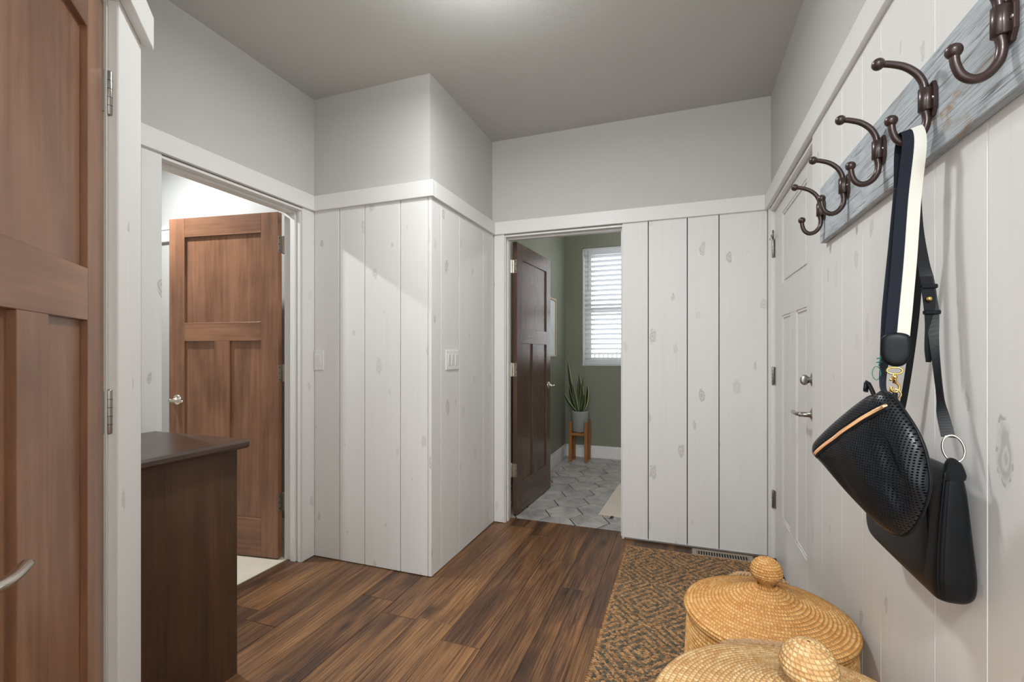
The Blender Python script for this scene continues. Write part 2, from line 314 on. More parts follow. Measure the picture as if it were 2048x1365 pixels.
def put(name, parts, mat, parent=None, smooth=True, loc=(0, 0, 0), fix=True, uv=None, grain=None):
    V, F = join(parts); return mesh(name, V, F, mat, loc, parent, smooth=smooth, fix=fix, uv=uv, grain=grain)
def sharp(o, ang=35):
    md = o.modifiers.new('bevel', 'BEVEL'); md.width = 0.001; md.limit_method = 'ANGLE'; md.angle_limit = math.radians(ang); md.segments = 1; return o
def thing(name, label, cat, loc=(0, 0, 0), rotz=0.0, group=None):
    o = bpy.data.objects.new(name, None); COL.objects.link(o); o.location = loc; o.rotation_euler = (0, 0, rotz); o['label'] = label; o['category'] = cat
    if group: o['group'] = group
    return o
def tag(o, label, cat, group=None):
    o['label'] = label; o['category'] = cat
    if group: o['group'] = group
    return o
def struct(o, label, cat=None):
    o['kind'] = 'structure'; o['label'] = label; o['category'] = cat or o.name.split('.')[0].split('_')[0]; return o
def copy_tree(o, parent=None):
    c = o.copy(); COL.objects.link(c); c.parent = parent
    for ch in [x for x in bpy.data.objects if x.parent == o]: copy_tree(ch, c)
    return c

# ------------------------------------------------------------------ room shell
T = 0.115
def wall(name, L, mat, label): return struct(boxes(name, L, mat, bev=1e-6), label, 'wall')
wB = wall('wall_back', [((XP - 0.2, YB, 0), (-1.212, YB + T, H)), ((-1.212, YB, 2.055), (-0.362, YB + T, H)), ((-0.362, YB, 0), (XR + T, YB + T, H))], M['wall'], 'grey back wall above white planks, with the open doorway to the green room')
wL = wall('wall_left', [((XL - T, 0.72, 0), (XL, 1.346, H)), ((XL - T, 1.346, 2.055), (XL, 2.158, H)), ((XL - T, 2.158, 0), (XL, 3.9, H))], M['wall'], 'grey left wall with the open doorway to the carpeted room')
wM = wall('wall_middle', [((XL, YP, 0), (XP, YP + T, H))], M['wall'], 'projecting wall facing the camera between the two open doorways')
wI = wall('wall_inner', [((XP - T, YP + T, 0), (XP, YB, H))], M['wall'], 'side face of the projecting wall, beside the back doorway')
wR = wall('wall_right', [((XR, 3.105, 0), (XR + T, YB, H)), ((XR, 2.12, 2.055), (XR + T, 3.105, H)), ((XR, -2.3, 0), (XR + T, 2.12, H))], M['wall'], 'grey right wall above white planks, with the hook rack and white door')
# diagonal wall with the near door: frame e along the wall towards the viewer, n out of the wall
DO = np.array([-1.394, 0.860, 0.0]); DE = np.array([0.70711, -0.70711, 0.0]); DN = np.array([0.70711, 0.70711, 0.0])
DD0, DD1 = 0.1795, 0.855            # opening between casing edges, along e
def dia(e, n, z): return tuple(DO + DE * e + DN * n + np.array([0, 0, z]))
def dbox(name, lo, hi, mat, parent, bev=0.0015, grain=None):
    o = box(name, lo, hi, mat, None, bev, grain); o.location = (0, 0, 0); c = (np.array(lo) + np.array(hi)) / 2; o.parent = parent; o.location = tuple(c); return o
def dstruct(name, L, mat, label, bev=0.0008, grain=None):   # local frame: x = e, y = -n, z
    V, F = join([cbox(a, b, bev) for a, b in L]); o = mesh(name, V, F, mat, tuple(DO), None, rot=(0, 0, -PI / 4), grain=grain); return struct(o, label, name.split('_')[0])
# local x -> (cos-45, sin-45) = DE ; local y -> (.707,.707) = DN
wD = dstruct('wall_diagonal', [((0, -0.14, 0), (DD0 + 0.012, -0.02, H)), ((DD0 + 0.012, -0.14, 2.055), (DD1 - 0.012, -0.02, H)), ((DD1 - 0.012, -0.14, 0), (1.15, -0.02, H))], M['wall'], 'angled wall at the left edge of the picture holding the near wooden door')
ex = DO + DE * 1.15
wN = wall('wall_niche', [((XL - 0.0, 0.72, 0), (-1.47, 0.86, H))], M['wall'], 'short wall behind the dark cabinet, hidden by the near door frame')
wH = wall('wall_hall', [((ex[0] - T, -0.62, 0), (ex[0], ex[1] - 0.02, H))], M['wall'], 'hallway wall beside the camera')
struct(box('ceiling', (-2.3, -2.6, H), (0.7, YB + T, H + 0.12), M['ceil']), 'smooth grey ceiling over the entry', 'ceiling')
# floor: plank by plank
fl = struct(boxes('floor', [((XL - T, -2.6, -0.06), (XR + T, 3.256, -0.0035))], M['gap']), 'brown wood-look plank floor of the entry', 'floor')
cols = [-0.414 + 0.1831 * k for k in range(-11, 6)]
known = {-0.78: [2.659], -0.597: [2.38, 0.9], -0.963: [1.765, 3.05], -0.414: [2.08], -1.512: [1.962, 0.80], -1.1: [2.09], -1.878: [1.595]}
for x0 in cols:
    x1 = x0 + 0.1831; xa = max(x0, XL - 0.095); xb = min(x1, XR + 0.02)
    if xb - xa < 0.01: continue
    js = next((v for k, v in known.items() if abs(k - x0) < 0.03), None)
    y = (js[0] if js else random.uniform(1.2, 2.4)); cuts = [y + 1.22 * k for k in range(-5, 4)]; cuts = [-2.3] + [c for c in cuts if -2.2 < c < 3.2] + [3.256]
    for a, b in zip(cuts, cuts[1:]):
        box('floor_plank', (xa + 0.0007, a + 0.0006, -0.0035), (xb - 0.0007, b - 0.0006, random.uniform(-0.0002, 0.0002)), M['floor'], fl, 0.0012, 1)

def planks_x(par, xs, y, z0=0.004, z1=2.10, gap=0.0025, thick=PK, gaps=None):      # boards on a wall facing -y
    for i, (a, b) in enumerate(zip(xs, xs[1:])):
        box('plank', (a + gap / 2, y - thick, z0), (b - gap / 2, y, z1), M['plank'], par, 0.0014, 2)
def planks_y(par, ys, x, s, z0=0.004, z1=2.10, gap=0.002, thick=PK):               # boards on a wall facing s*x
    for a, b in zip(ys, ys[1:]):
        box('plank', (x, a + gap / 2, z0), (x + s * thick, b - gap / 2, z1), M['plank'], par, 0.0014, 2)
planks_x(wB, [-1.278, -1.197], YB); planks_x(wB, [-0.375, -0.21, 0.024, 0.206, 0.470], YB - 0.0025, z0=0.014, gap=0.005, thick=PK - 0.0025)
boxes('joint_backing', [((XL + 0.021, YP - 0.0025, 0.006), (XP - 0.002, YP - 0.0002, 2.098))], M['gap'], wM); boxes('joint_backing', [((-0.374, YB - 0.0025, 0.016), (0.469, YB - 0.0002, 2.098))], M['gap'], wB)  # dark sheets added behind the boards so the gaps read as deep shade
planks_x(wM, [-2.0725, -1.889, -1.711, -1.473, -1.2985], YP - 0.0025, gap=0.0045, thick=PK - 0.0025)
planks_y(wI, [YP - PK, 2.343, 2.572, 2.937, YB - PK], XP, 1, gap=0.002)
planks_y(wL, [2.143, YP - 0.001], XL, 1); planks_y(wL, [0.862, 1.07, 1.279, 1.361], XL, 1, gap=0.001)
planks_y(wR, [-2.25, -1.95, -1.72, -1.47, -1.2, -0.98, -0.72, -0.5, -0.24, -0.02, 0.2, 0.42, 0.60, 0.80, 0.992, 1.163, 1.435, 1.566, 1.745, 1.971, 2.11], XR, -1, gap=0.002)
planks_y(wR, [3.085, YB - PK - 0.001], XR, -1)
planks_y(wH, [-0.6, -0.4, -0.15, ex[1] - 0.04], ex[0], 1)
planks_x(wN, [-2.07, -1.86, -1.66, -1.48], 0.88, thick=0.02)
for a, b in ((0.0, DD0), (DD1, 1.0), (1.0, 1.15)): dbox('plank', (a + 0.0005, -0.02, 0.004), (b - 0.0005, 0.0, 2.10), M['plank'], wD, 0.0014, 2)

# rails (trim_n)
RX = 0.0
def rail(n, lo, hi, label, g): return struct(box('trim_%d' % n, lo, hi, M['trim'], None, 0.0015, g), label, 'trim')
rail(1, (XL + PK - 0.02, 0.862, ZR0), (XL + RL, YP - RL, ZR1), 'white horizontal rail over the carpeted room doorway', 1)
rail(2, (XL, YP - RL, ZR0), (XP + RL, YP, ZR1), 'white horizontal rail across the projecting wall front', 0)
rail(3, (XP, YP + 0.0005, ZR0), (XP + RL, YB - RL, ZR1), 'white horizontal rail on the side of the projecting wall', 1)
rail(4, (XP + 0.0, YB - RL, ZR0), (XR - RL, YB, ZR1), 'white horizontal rail across the back wall', 0)
rail(5, (XR - RL, -2.25, ZR0), (XR, YB, ZR1), 'white horizontal rail along the right wall', 1)
o = mesh('trim_6', *cbox((0.0, 0.0, ZR0), (1.2, 0.026, ZR1)), M['trim'], tuple(DO - DE * 0.012), None, rot=(0, 0, -PI / 4), grain=0); struct(o, 'white rail end over the near wooden door at top left', 'trim')
# jambs
def jamb(n, L, label): return struct(boxes('trim_%d' % n, L, M['trim'], None, 0.0012), label, 'trim')
jamb(7, [((XL - T - 0.002, 2.1425, 0), (XL + PK - 0.004, 2.158, 2.055)), ((XL - 0.062, 2.131, 0), (XL - 0.027, 2.143, 2.043)), ((XL - 0.012, 2.1365, 0), (XL + 0.006, 2.1425, 2.05)),
         ((XL - T - 0.002, 1.346, 0), (XL + PK - 0.004, 1.3605, 2.055)), ((XL - 0.062, 1.3605, 0), (XL - 0.027, 1.373, 2.043)),
         ((XL - T - 0.002, 1.3605, 2.042), (XL + PK - 0.004, 2.1425, 2.055)), ((XL - 0.062, 1.373, 2.030), (XL - 0.027, 2.131, 2.042))], 'white jamb and stop lining the carpeted room doorway')
jamb(8, [((-1.212, YB - 0.014, 0), (-1.1975, YB + T + 0.002, 2.055)), ((-1.1975, YB + 0.03, 0), (-1.186, YB + 0.064, 2.043)), ((-1.1975, YB - 0.008, 0), (-1.1915, YB + 0.01, 2.05)),
         ((-0.3765, YB - 0.014, 0), (-0.362, YB + T + 0.002, 2.055)), ((-0.388, YB + 0.03, 0), (-0.3765, YB + 0.064, 2.043)),
         ((-1.1975, YB - 0.014, 2.042), (-0.3765, YB + T + 0.002, 2.055)), ((-1.186, YB + 0.03, 2.030), (-0.388, YB + 0.064, 2.042))], 'white jamb and stop lining the green room doorway')
jamb(9, [((XR - 0.014, 3.069, 0.0), (XR + T, 3.086, 2.055)), ((XR - 0.014, 2.111, 0.0), (XR + T, 2.128, 2.055)), ((XR - 0.014, 2.128, 2.040), (XR + T, 3.069, 2.055)),
         ((XR + 0.052, 3.055, 0.03), (XR + 0.08, 3.069, 2.04)), ((XR + 0.052, 2.128, 2.028), (XR + 0.08, 3.055, 2.04))], 'white frame around the white panelled door')
struct(boxes('trim_10', [((XR - 0.03, 2.128, 0.0), (XR + 0.10, 3.069, 0.030))], M['sill'], None, 0.004), 'dark threshold strip below the white panelled door', 'threshold')
dstruct('trim_11', [((DD0 - 0.002, -0.13, 0), (DD0 + 0.0, -0.001, 2.055)), ((DD0, -0.13, 0), (DD0 + 0.0015, -0.003, 2.055)), ((DD1 - 0.0015, -0.13, 0), (DD1, -0.003, 2.055)), ((DD0, -0.13, 2.053), (DD1, -0.003, 2.0548)), ((DD0, -0.09, 0), (DD0 + 0.012, -0.066, 2.05)), ((DD1 - 0.012, -0.09, 0), (DD1, -0.066, 2.05))], M['trim'], 'white jamb lining around the near wooden door')

# ------------------------------------------------------------------ carpeted room behind the left doorway
struct(box('floor', (-4.6, 0.2, -0.06), (XL - 0.095, 3.9, 0.004), M['carpet']), 'beige carpet of the room behind the left doorway', 'carpet')
wall('wall_far_left', [((-4.31, 0.2, 0), (-4.19, 3.9, H))], M['room'], 'pale wall at the far side of the carpeted room')
wall('wall_left_back', [((-4.3, 2.385, 0), (XL - T, 2.50, H))], M['room'], 'pale back wall of the carpeted room')
wall('wall_left_front', [((-4.3, 0.2, 0), (XL - T, 0.32, H))], M['room'], 'pale front wall of the carpeted room')
struct(box('ceiling', (-4.4, 0.2, H), (-2.31, 3.9, H + 0.12), M['room']), 'ceiling of the carpeted room', 'ceiling')
struct(boxes('trim_12', [((-4.15, 2.362, 2.03), (-3.42, 2.385, 2.115)), ((-4.17, 2.355, 2.115), (-3.40, 2.385, 2.135)), ((-3.50, 2.362, 0.004), (-3.42, 2.385, 2.03)), ((-4.15, 2.362, 0.004), (-4.07, 2.385, 2.03))], M['trim'], None, 0.002), 'white casing on the wall behind the open left door', 'trim')
struct(boxes('baseboard_left', [((-4.19, 0.32, 0.004), (-4.175, 2.385, 0.13)), ((-3.42, 2.371, 0.004), (XL - T, 2.385, 0.13))], M['trim'], None, 0.003), 'white baseboard in the carpeted room', 'baseboard')

# ------------------------------------------------------------------ green room behind the back doorway
GX, GY, GR = -1.31, 5.43, 0.95
fg = struct(boxes('floor', [((GX - 0.1, 3.2565, -0.06), (GR + 0.1, GY + 0.1, -0.004))], M['grout']), 'grey hexagon tile floor of the green room', 'floor')
hx = 0.1465
hp = [(hx * 0.968 * math.cos(PI / 3 * k), hx * 0.968 * math.sin(PI / 3 * k)) for k in range(6)]
def clip(poly, ax, lim, sg):
    out = []
    for i in range(len(poly)):
        a, b = poly[i - 1], poly[i]; ia, ib = sg * (a[ax] - lim) <= 0, sg * (b[ax] - lim) <= 0
        if ia != ib: t = (lim - a[ax]) / (b[ax] - a[ax]); out.append((a[0] + t * (b[0] - a[0]), a[1] + t * (b[1] - a[1])))
        if ib: out.append(b)
    return out
for i in range(-3, 9):
    for j in range(-1, 9):
        cx = -0.8555 + 0.21975 * i; cy = 3.505 + 0.127 * (i % 2) + 0.254 * j
        p = [(cx + a, cy + b) for a, b in hp]
        for ax, lim, sg in ((0, GX + 0.003, -1), (0, 0.94, 1), (1, 3.2575, -1), (1, GY - 0.003, 1)): p = clip(p, ax, lim, sg) if p else p
        if len(p) < 3: continue
        c = np.mean(p, 0); V, F = prism([(a - c[0], b - c[1]) for a, b in p], -0.004, 0.0005, v=(0, 1, 0), w=(0, 0, 1), bev=0.0012)
        mesh('hexagon_tile', V, F, M['tile'], (c[0], c[1], 0), fg, fix=True)
WX0, WX1, WZ0, WZ1 = -1.105, -0.15, 1.068, 2.435
wall('wall_green_back', [((GX - T, GY, 0), (WX0, GY + 0.14, H)), ((WX1, GY, 0), (GR + T, GY + 0.14, H)), ((WX0, GY, 0), (WX1, GY + 0.14, WZ0)), ((WX0, GY, WZ1), (WX1, GY + 0.14, H))], M['sage'], 'sage green wall with the blinded window')
wall('wall_green_left', [((GX - T, YB + T, 0), (GX, GY, H))], M['sage'], 'sage green side wall with the framed picture')
wall('wall_green_right', [((GR, YB + T, 0), (GR + T, GY, H))], M['sage'], 'sage green wall at the unseen right side of the green room')
struct(box('ceiling', (GX - T, YB + T, H), (GR + T, GY + 0.14, H + 0.12), M['ceil']), 'ceiling of the green room', 'ceiling')
def baseb(n, L, label): return struct(boxes('baseboard_' + n, L, M['trim'], None, 0.003), label, 'baseboard')
baseb('back', [((GX + 0.016, GY - 0.015, 0), (GR, GY, 0.115)), ((GX + 0.016, GY - 0.011, 0.115), (GR, GY, 0.142))], 'white moulded baseboard below the sage green window wall')
baseb('side', [((GX, YB + T + 0.02, 0), (GX + 0.016, GY, 0.115)), ((GX, YB + T + 0.02, 0.115), (GX + 0.011, GY, 0.142))], 'white moulded baseboard along the sage green side wall')
# window_1: reveal lining, frame, sashes
w1 = struct(boxes('window_1', [((WX0, GY + 0.02, WZ0), (WX0 + 0.012, GY + 0.14, WZ1)), ((WX1 - 0.012, GY + 0.02, WZ0), (WX1, GY + 0.14, WZ1)), ((WX0, GY + 0.0, WZ0 - 0.004), (WX1, GY + 0.14, WZ0 + 0.012)), ((WX0, GY + 0.02, WZ1 - 0.012), (WX1, GY + 0.14, WZ1))], M['trim'], None, 0.001), 'white double hung window in the sage green wall', 'window')
ZM = 1.72
boxes('window_frame', [((WX0 + 0.012, GY + 0.10, WZ0 + 0.012), (WX0 + 0.085, GY + 0.138, WZ1 - 0.012)), ((WX1 - 0.085, GY + 0.10, WZ0 + 0.012), (WX1 - 0.012, GY + 0.138, WZ1 - 0.012)), ((WX0 + 0.085, GY + 0.10, WZ0 + 0.012), (WX1 - 0.085, GY + 0.138, WZ0 + 0.07)), ((WX0 + 0.085, GY + 0.10, WZ1 - 0.07), (WX1 - 0.085, GY + 0.138, WZ1 - 0.012)), ((WX0 + 0.085, GY + 0.10, ZM - 0.03), (WX1 - 0.085, GY + 0.138, ZM + 0.03))], M['trim'], w1, 0.003)
for a, b in ((WZ0 + 0.07, ZM - 0.03), (ZM + 0.03, WZ1 - 0.07)): box('pane', (WX0 + 0.085, GY + 0.116, a), (WX1 - 0.085, GY + 0.120, b), M['glass'], w1, 0.0005)
bl = thing('window_blind', 'white slatted blind hanging in the green room window', 'blind', (0, GY + 0.05, 0))
box('headrail', (WX0 + 0.016, -0.028, WZ1 - 0.075), (WX1 - 0.016, 0.026, WZ1 - 0.013), M['blind'], bl, 0.003)
n0 = None; zz = WZ1 - 0.10; k = 0
while zz > WZ0 + 0.05:
    if n0 is None:
        V, F = cbox((-(WX1 - WX0) / 2 + 0.018, -0.028, -0.0015), ((WX1 - WX0) / 2 - 0.018, 0.028, 0.0015), 0.0007); n0 = mesh('slat', V, F, M['blind'], ((WX0 + WX1) / 2, 0, zz), bl); n0.rotation_euler = (math.radians(-21), 0, 0)
    else:
        c = n0.copy(); COL.objects.link(c); c.parent = bl; c.location = ((WX0 + WX1) / 2, 0, zz)
    zz -= 0.0565
box('bottom_rail', (WX0 + 0.018, -0.026, WZ0 + 0.016), (WX1 - 0.018, 0.026, WZ0 + 0.034), M['blind'], bl, 0.003)
for cx in (WX0 + 0.13, WX1 - 0.13): put('cord', [tube([(cx, -0.029, WZ0 + 0.02), (cx, -0.029, WZ1 - 0.03)], 0.0012, 6)], M['blind'], bl)
put('cord', [tube([(WX0 + 0.062, -0.034, 1.95), (WX0 + 0.062, -0.034, WZ1 - 0.03)], 0.0022, 6)], M['greywood'], bl)
# outdoors seen through the slats
struct(box('ground', (-30, 5.7, -0.9), (30, 60, -0.5), M['snow'], None, 0.01), 'snowy ground outside the window', 'snow')
fe = thing('garden_fence', 'pale wooden picket fence in the snow outside the window', 'fence', (-3.5, 13, -0.5))
p0 = box('picket', (-0.025, 0, 0), (0.025, 0.03, 1.72), M['greywood'], fe, 0.004)
for i in range(1, 54): c = p0.copy(); COL.objects.link(c); c.parent = fe; c.location = (p0.location[0] + 0.12 * i, p0.location[1], p0.location[2] + random.uniform(-0.05, 0.05))
for z in (0.5, 1.3): box('fence_rail', (-0.2, 0.03, z), (6.4, 0.07, z + 0.08), M['greywood'], fe, 0.004)
def branch_tree(x, y, h, seed, label):
    r = random.Random(seed); P = [tube([(0, 0, 0), (0.03, 0, h * 0.5), (0, 0.05, h)], [0.07, 0.05, 0.012], 6)]
    for k in range(26):
        z = h * r.uniform(0.25, 0.95); a = r.uniform(0, 6.28); L = h * 0.35 * r.uniform(0.4, 1)
        P.append(tube([(0, 0, z), (L * .5 * math.cos(a), L * .5 * math.sin(a), z + L * .35), (L * math.cos(a), L * math.sin(a), z + L * .9)], [0.02, 0.012, 0.004], 5))
    tag(put('bare_tree', P, M['greywood'], loc=(x, y, -0.5)), label, 'tree')
branch_tree(-4.3, 17, 3.4, 3, 'bare leafless tree beyond the fence, left one of two'); branch_tree(-1.9, 18, 3.2, 5, 'bare leafless tree beyond the fence, right one of two')

# ------------------------------------------------------------------ doors
def hinge(par, x, y, z, s, mode, mat=None, h=0.10):
    """mode 'open': leaf on the door edge (x=0 plane) + barrel + jamb leaf; 'knuckle': only the barrel and leaf edge are seen"""
    mat = mat or M['hingemetal']
    hg = put('hinge', [lathe([(0.0, -h / 2 - 0.004), (0.006, -h / 2 - 0.002), (0.0068, -h / 2), (0.0068, h / 2), (0.006, h / 2 + 0.002), (0.0, h / 2 + 0.004)], 12, (x, y, z))], mat, par)
    for k in range(1, 5): put('knuckle_ring', [lathe([(0.0069, -0.0006), (0.0073, 0.0), (0.0069, 0.0006)], 12, (x, y, z - h / 2 + h * k / 5))], M['black'], hg)
    return hg
def leafplate(par, lo, hi, dots, ax, mat=None):
    pl = box('hinge_leaf', lo, hi, mat or M['hingemetal'], par, 0.0008); c = np.array(pl.location)
    return pl
def lever(par, x, z, s, mat, y=0.0, length=0.105, droop=0.0, dirx=1):
    hd = put('door_handle', [lathe([(0.031, 0), (0.032, -0.003), (0.029, -0.008), (0.022, -0.012), (0.011, -0.018), (0.0095, -0.05), (0.0105, -0.055)], 24, (x, y, z), 'y')], mat, par)
    P = smoothpath([(x, y - 0.048, z), (x + dirx * 0.012, y - 0.056, z), (x + dirx * 0.05, y - 0.060, z - 0.002), (x + dirx * length, y - 0.054, z - 0.004 - droop), (x + dirx * (length + 0.006), y - 0.052, z - 0.005 - droop)], 16)
    R = list(np.interp(np.linspace(0, 1, len(P)), [0, 0.2, 0.5, 0.9, 1], [0.0115, 0.011, 0.0095, 0.0105, 0.007]))
    put('lever', [tube(P, R, 12, flat=0.8)], mat, hd); return hd
def panel_door(name, label, w, s, loc, rotz, stile, zs, mat, hx_=0.0, mull=0.11, th=0.035, rec=0.011, grainy=True, raised=False, z0=0.012, z1=2.042, stile2=None):
    """local frame: front faces -y, x runs from the hinge edge (times s)"""
    d = bpy.data.objects.new(name, None); COL.objects.link(d); d.location = loc; d.rotation_euler = (0, 0, rotz); d['kind'] = 'structure'; d['label'] = label; d['category'] = 'door'
    g = (lambda a: a) if grainy else (lambda a: None); st2 = stile2 or stile
    zb, zm0, zm1, zt = zs
    def B(nm, x0, x1, za, zb_, gr, y0=0.0, y1=th, bev=0.0012): return box(nm, (s * x0, y0, za), (s * x1, y1, zb_), mat, d, bev, g(gr))
    B('stile', 0, stile, z0, z1, 2); B('stile', w - st2, w, z0, z1, 2)
    B('rail', stile, w - st2, zt, z1, 0); B('rail', stile, w - st2, zm0, zm1, 0); B('rail', stile, w - st2, z0, zb, 0)
    mx = (stile + w - st2) / 2; B('mullion', mx - mull / 2, mx + mull / 2, zb, zm0, 2)
    for a, b, c, e in ((stile, w - st2, zm1, zt), (stile, mx - mull / 2, zb, zm0), (mx + mull / 2, w - st2, zb, zm0)):
        p = B('panel', a - 0.002, b + 0.002, c - 0.002, e + 0.002, 2, rec, th - rec, 0.0005)
        if raised:
            m_ = 0.03; L = []
            for (u0, u1, v0, v1) in ((a, b, c, c + 0.012), (a, b, e - 0.012, e), (a, a + 0.012, c, e), (b - 0.012, b, c, e)): L.append(((s * u0, rec - 0.006, v0), (s * u1, rec, v1)))
            boxes('moulding', L, mat, d, 0.003)
            B('raised_field', a + m_, b - m_, c + m_, e - m_, 2, rec - 0.005, rec, 0.004)
    return d
ZS = (0.235, 1.287, 1.400, 1.925)
# near wooden door (door_1) in the diagonal wall
dl = DO + DE * 0.1825 + DN * -0.026
dA = panel_door('door_1', 'reddish brown three-panel wooden door closed at the left edge of the picture', 0.668, -1, (dl[0], dl[1], 0), PI * 0.75, 0.100, ZS, M['wood'], mull=0.108, rec=0.013)
for z in (1.832, 1.0765, 0.24):
    hg = hinge(dA, 0.0015, -0.0075, z, 1, 'k', M['pewter']); box('hinge_leaf', (-0.016, -0.002, z - 0.05), (0.0, 0.001, z + 0.05), M['pewter'], hg, 0.0005)
lever(dA, -0.605, 0.914, 1, M['nickel'], dirx=1, length=0.10)
# middle left door (door_2), swung into the carpeted room
dBm = panel_door('door_2', 'brown three-panel wooden door open into the carpeted room', 0.770, -1, (-2.226, 2.110, 0), math.radians(8), 0.115, ZS, M['wood'], mull=0.110)
for z in (1.855, 1.095, 0.337):
    hg = hinge(dBm, 0.006, 0.041, z, 1, 'o'); box('hinge_leaf', (-0.0005, 0.004, z - 0.05), (0.0018, 0.036, z + 0.05), M['hingemetal'], hg, 0.0008); box('hinge_leaf', (0.010, 0.0335, z - 0.05), (0.043, 0.0355, z + 0.05), M['hingemetal'], hg, 0.0008)
    for dx in (-0.036, 0, 0.036):
        put('screw', [lathe([(0.0035, 0), (0.0035, 0.0014), (0.002, 0.0018)], 10, (0.0018, 0.012 if dx else 0.008, z + dx), 'x')], M['black'], hg)
lever(dBm, -0.705, 0.927, 1, M['nickel'], dirx=1, length=0.09)
# back door (door_3), swung into the green room
dC = panel_door('door_3', 'dark brown three-panel wooden door open into the green room', 0.777, 1, (-1.159, 3.288, 0), math.radians(86.8), 0.105, ZS, M['woodshaded'], mull=0.110)
for z in (1.86, 1.09, 0.34):
    hg = hinge(dC, -0.006, 0.041, z, 1, 'o', M['nickel']); box('hinge_leaf', (-0.0018, 0.002, z - 0.05), (0.0005, 0.034, z + 0.05), M['nickel'], hg, 0.0008); box('hinge_leaf', (-0.042, 0.037, z - 0.05), (-0.008, 0.0385, z + 0.05), M['nickel'], hg, 0.0008)
    for dx in (-0.036, 0, 0.036): put('screw', [lathe([(0.0035, 0), (0.0035, -0.0014), (0.002, -0.0018)], 10, (-0.0018, 0.012 if dx else 0.006, z + dx), 'x')], M['black'], hg)
lever(dC, 0.712, 0.930, 1, M['nickel'], dirx=-1, length=0.09)
# white panelled door (door_4) in the right wall
dD = panel_door('door_4', 'closed white three-panel door in the right wall with dark hinges', 0.930, 1, (XR + 0.010, 3.065, 0), -PI / 2, 0.195, (0.320, 1.415, 1.575, 1.970), M['door_white'], mull=0.125, rec=0.009, th=0.04, grainy=False, raised=True, z0=0.034, z1=2.037, stile2=0.20)
for z in (1.82, 1.083, 0.371): 
    hg = hinge(dD, -0.001, -0.012, z, 1, 'k', M['pewter']); box('hinge_leaf', (0.0, -0.004, z - 0.05), (0.022, 0.0, z + 0.05), M['pewter'], hg, 0.0006)
put('hinge_stop', [tube([(-0.001, -0.012, 1.872), (-0.001, -0.012, 1.925)], 0.004, 8), tube([(-0.018, -0.02, 1.879), (0.0, -0.014, 1.882), (0.03, -0.022, 1.886)], 0.0045, 8), ball((0.034, -0.022, 1.886), 0.008), ball((-0.02, -0.02, 1.879), 0.008)], M['pewter'], dD)
lever(dD, 0.862, 0.965, 1, M['pewter'], dirx=-1, length=0.115)
db = put('deadbolt', [lathe([(0.030, 0), (0.031, -0.004), (0.026, -0.012), (0.012, -0.016), (0.012, -0.022)], 24, (0.862, 0, 1.106), 'y')], M['pewter'], dD)
put('thumb_turn', [ball((0.862, -0.036, 1.106), 0.017, sc=(0.35, 1.0, 1.25))], M['pewter'], db)

# ------------------------------------------------------------------ dark cabinet in the niche
cb = thing('base_cabinet', 'dark espresso wood cabinet with overhanging top beside the near door frame', 'cabinet', (-1.83, 1.10, 0))
def C3(x, y, z): return (x + 1.83, y - 1.10, z)
box('side_panel', C3(-1.608, 0.885, 0.0), C3(-1.590, 1.318, 0.858), M['espresso'], cb, 0.0015, 2)
box('body', C3(-2.068, 0.885, 0.095), C3(-1.608, 1.296, 0.858), M['espresso'], cb, 0.0015, 2)
box('toe_kick', C3(-2.068, 0.885, 0.0), C3(-1.608, 1.24, 0.095), M['espresso'], cb, 0.0015, 0)
for a, b in ((-2.064, -1.842), (-1.838, -1.612)):
    d_ = box('cabinet_door', C3(a, 1.2965, 0.105), C3(b, 1.316, 0.85), M['espresso'], cb, 0.002, 2); xk = b - 0.03 if a < -2 else a + 0.03; c = np.array(C3(xk, 1.316, 0.78)) - np.array(d_.location)
    k_ = put('knob', [lathe([(0.006, 0), (0.005, 0.012), (0.012, 0.018), (0.010, 0.024), (0.0, 0.026)], 16, tuple(c), 'y')], M['nickel'], d_)
V, F = cbox((-0.242, -0.216, -0.016), (0.292, 0.236, 0.016), 0.009); tp = mesh('countertop', V, F, M['top'], (0, 0, 0.874), cb, grain=1)

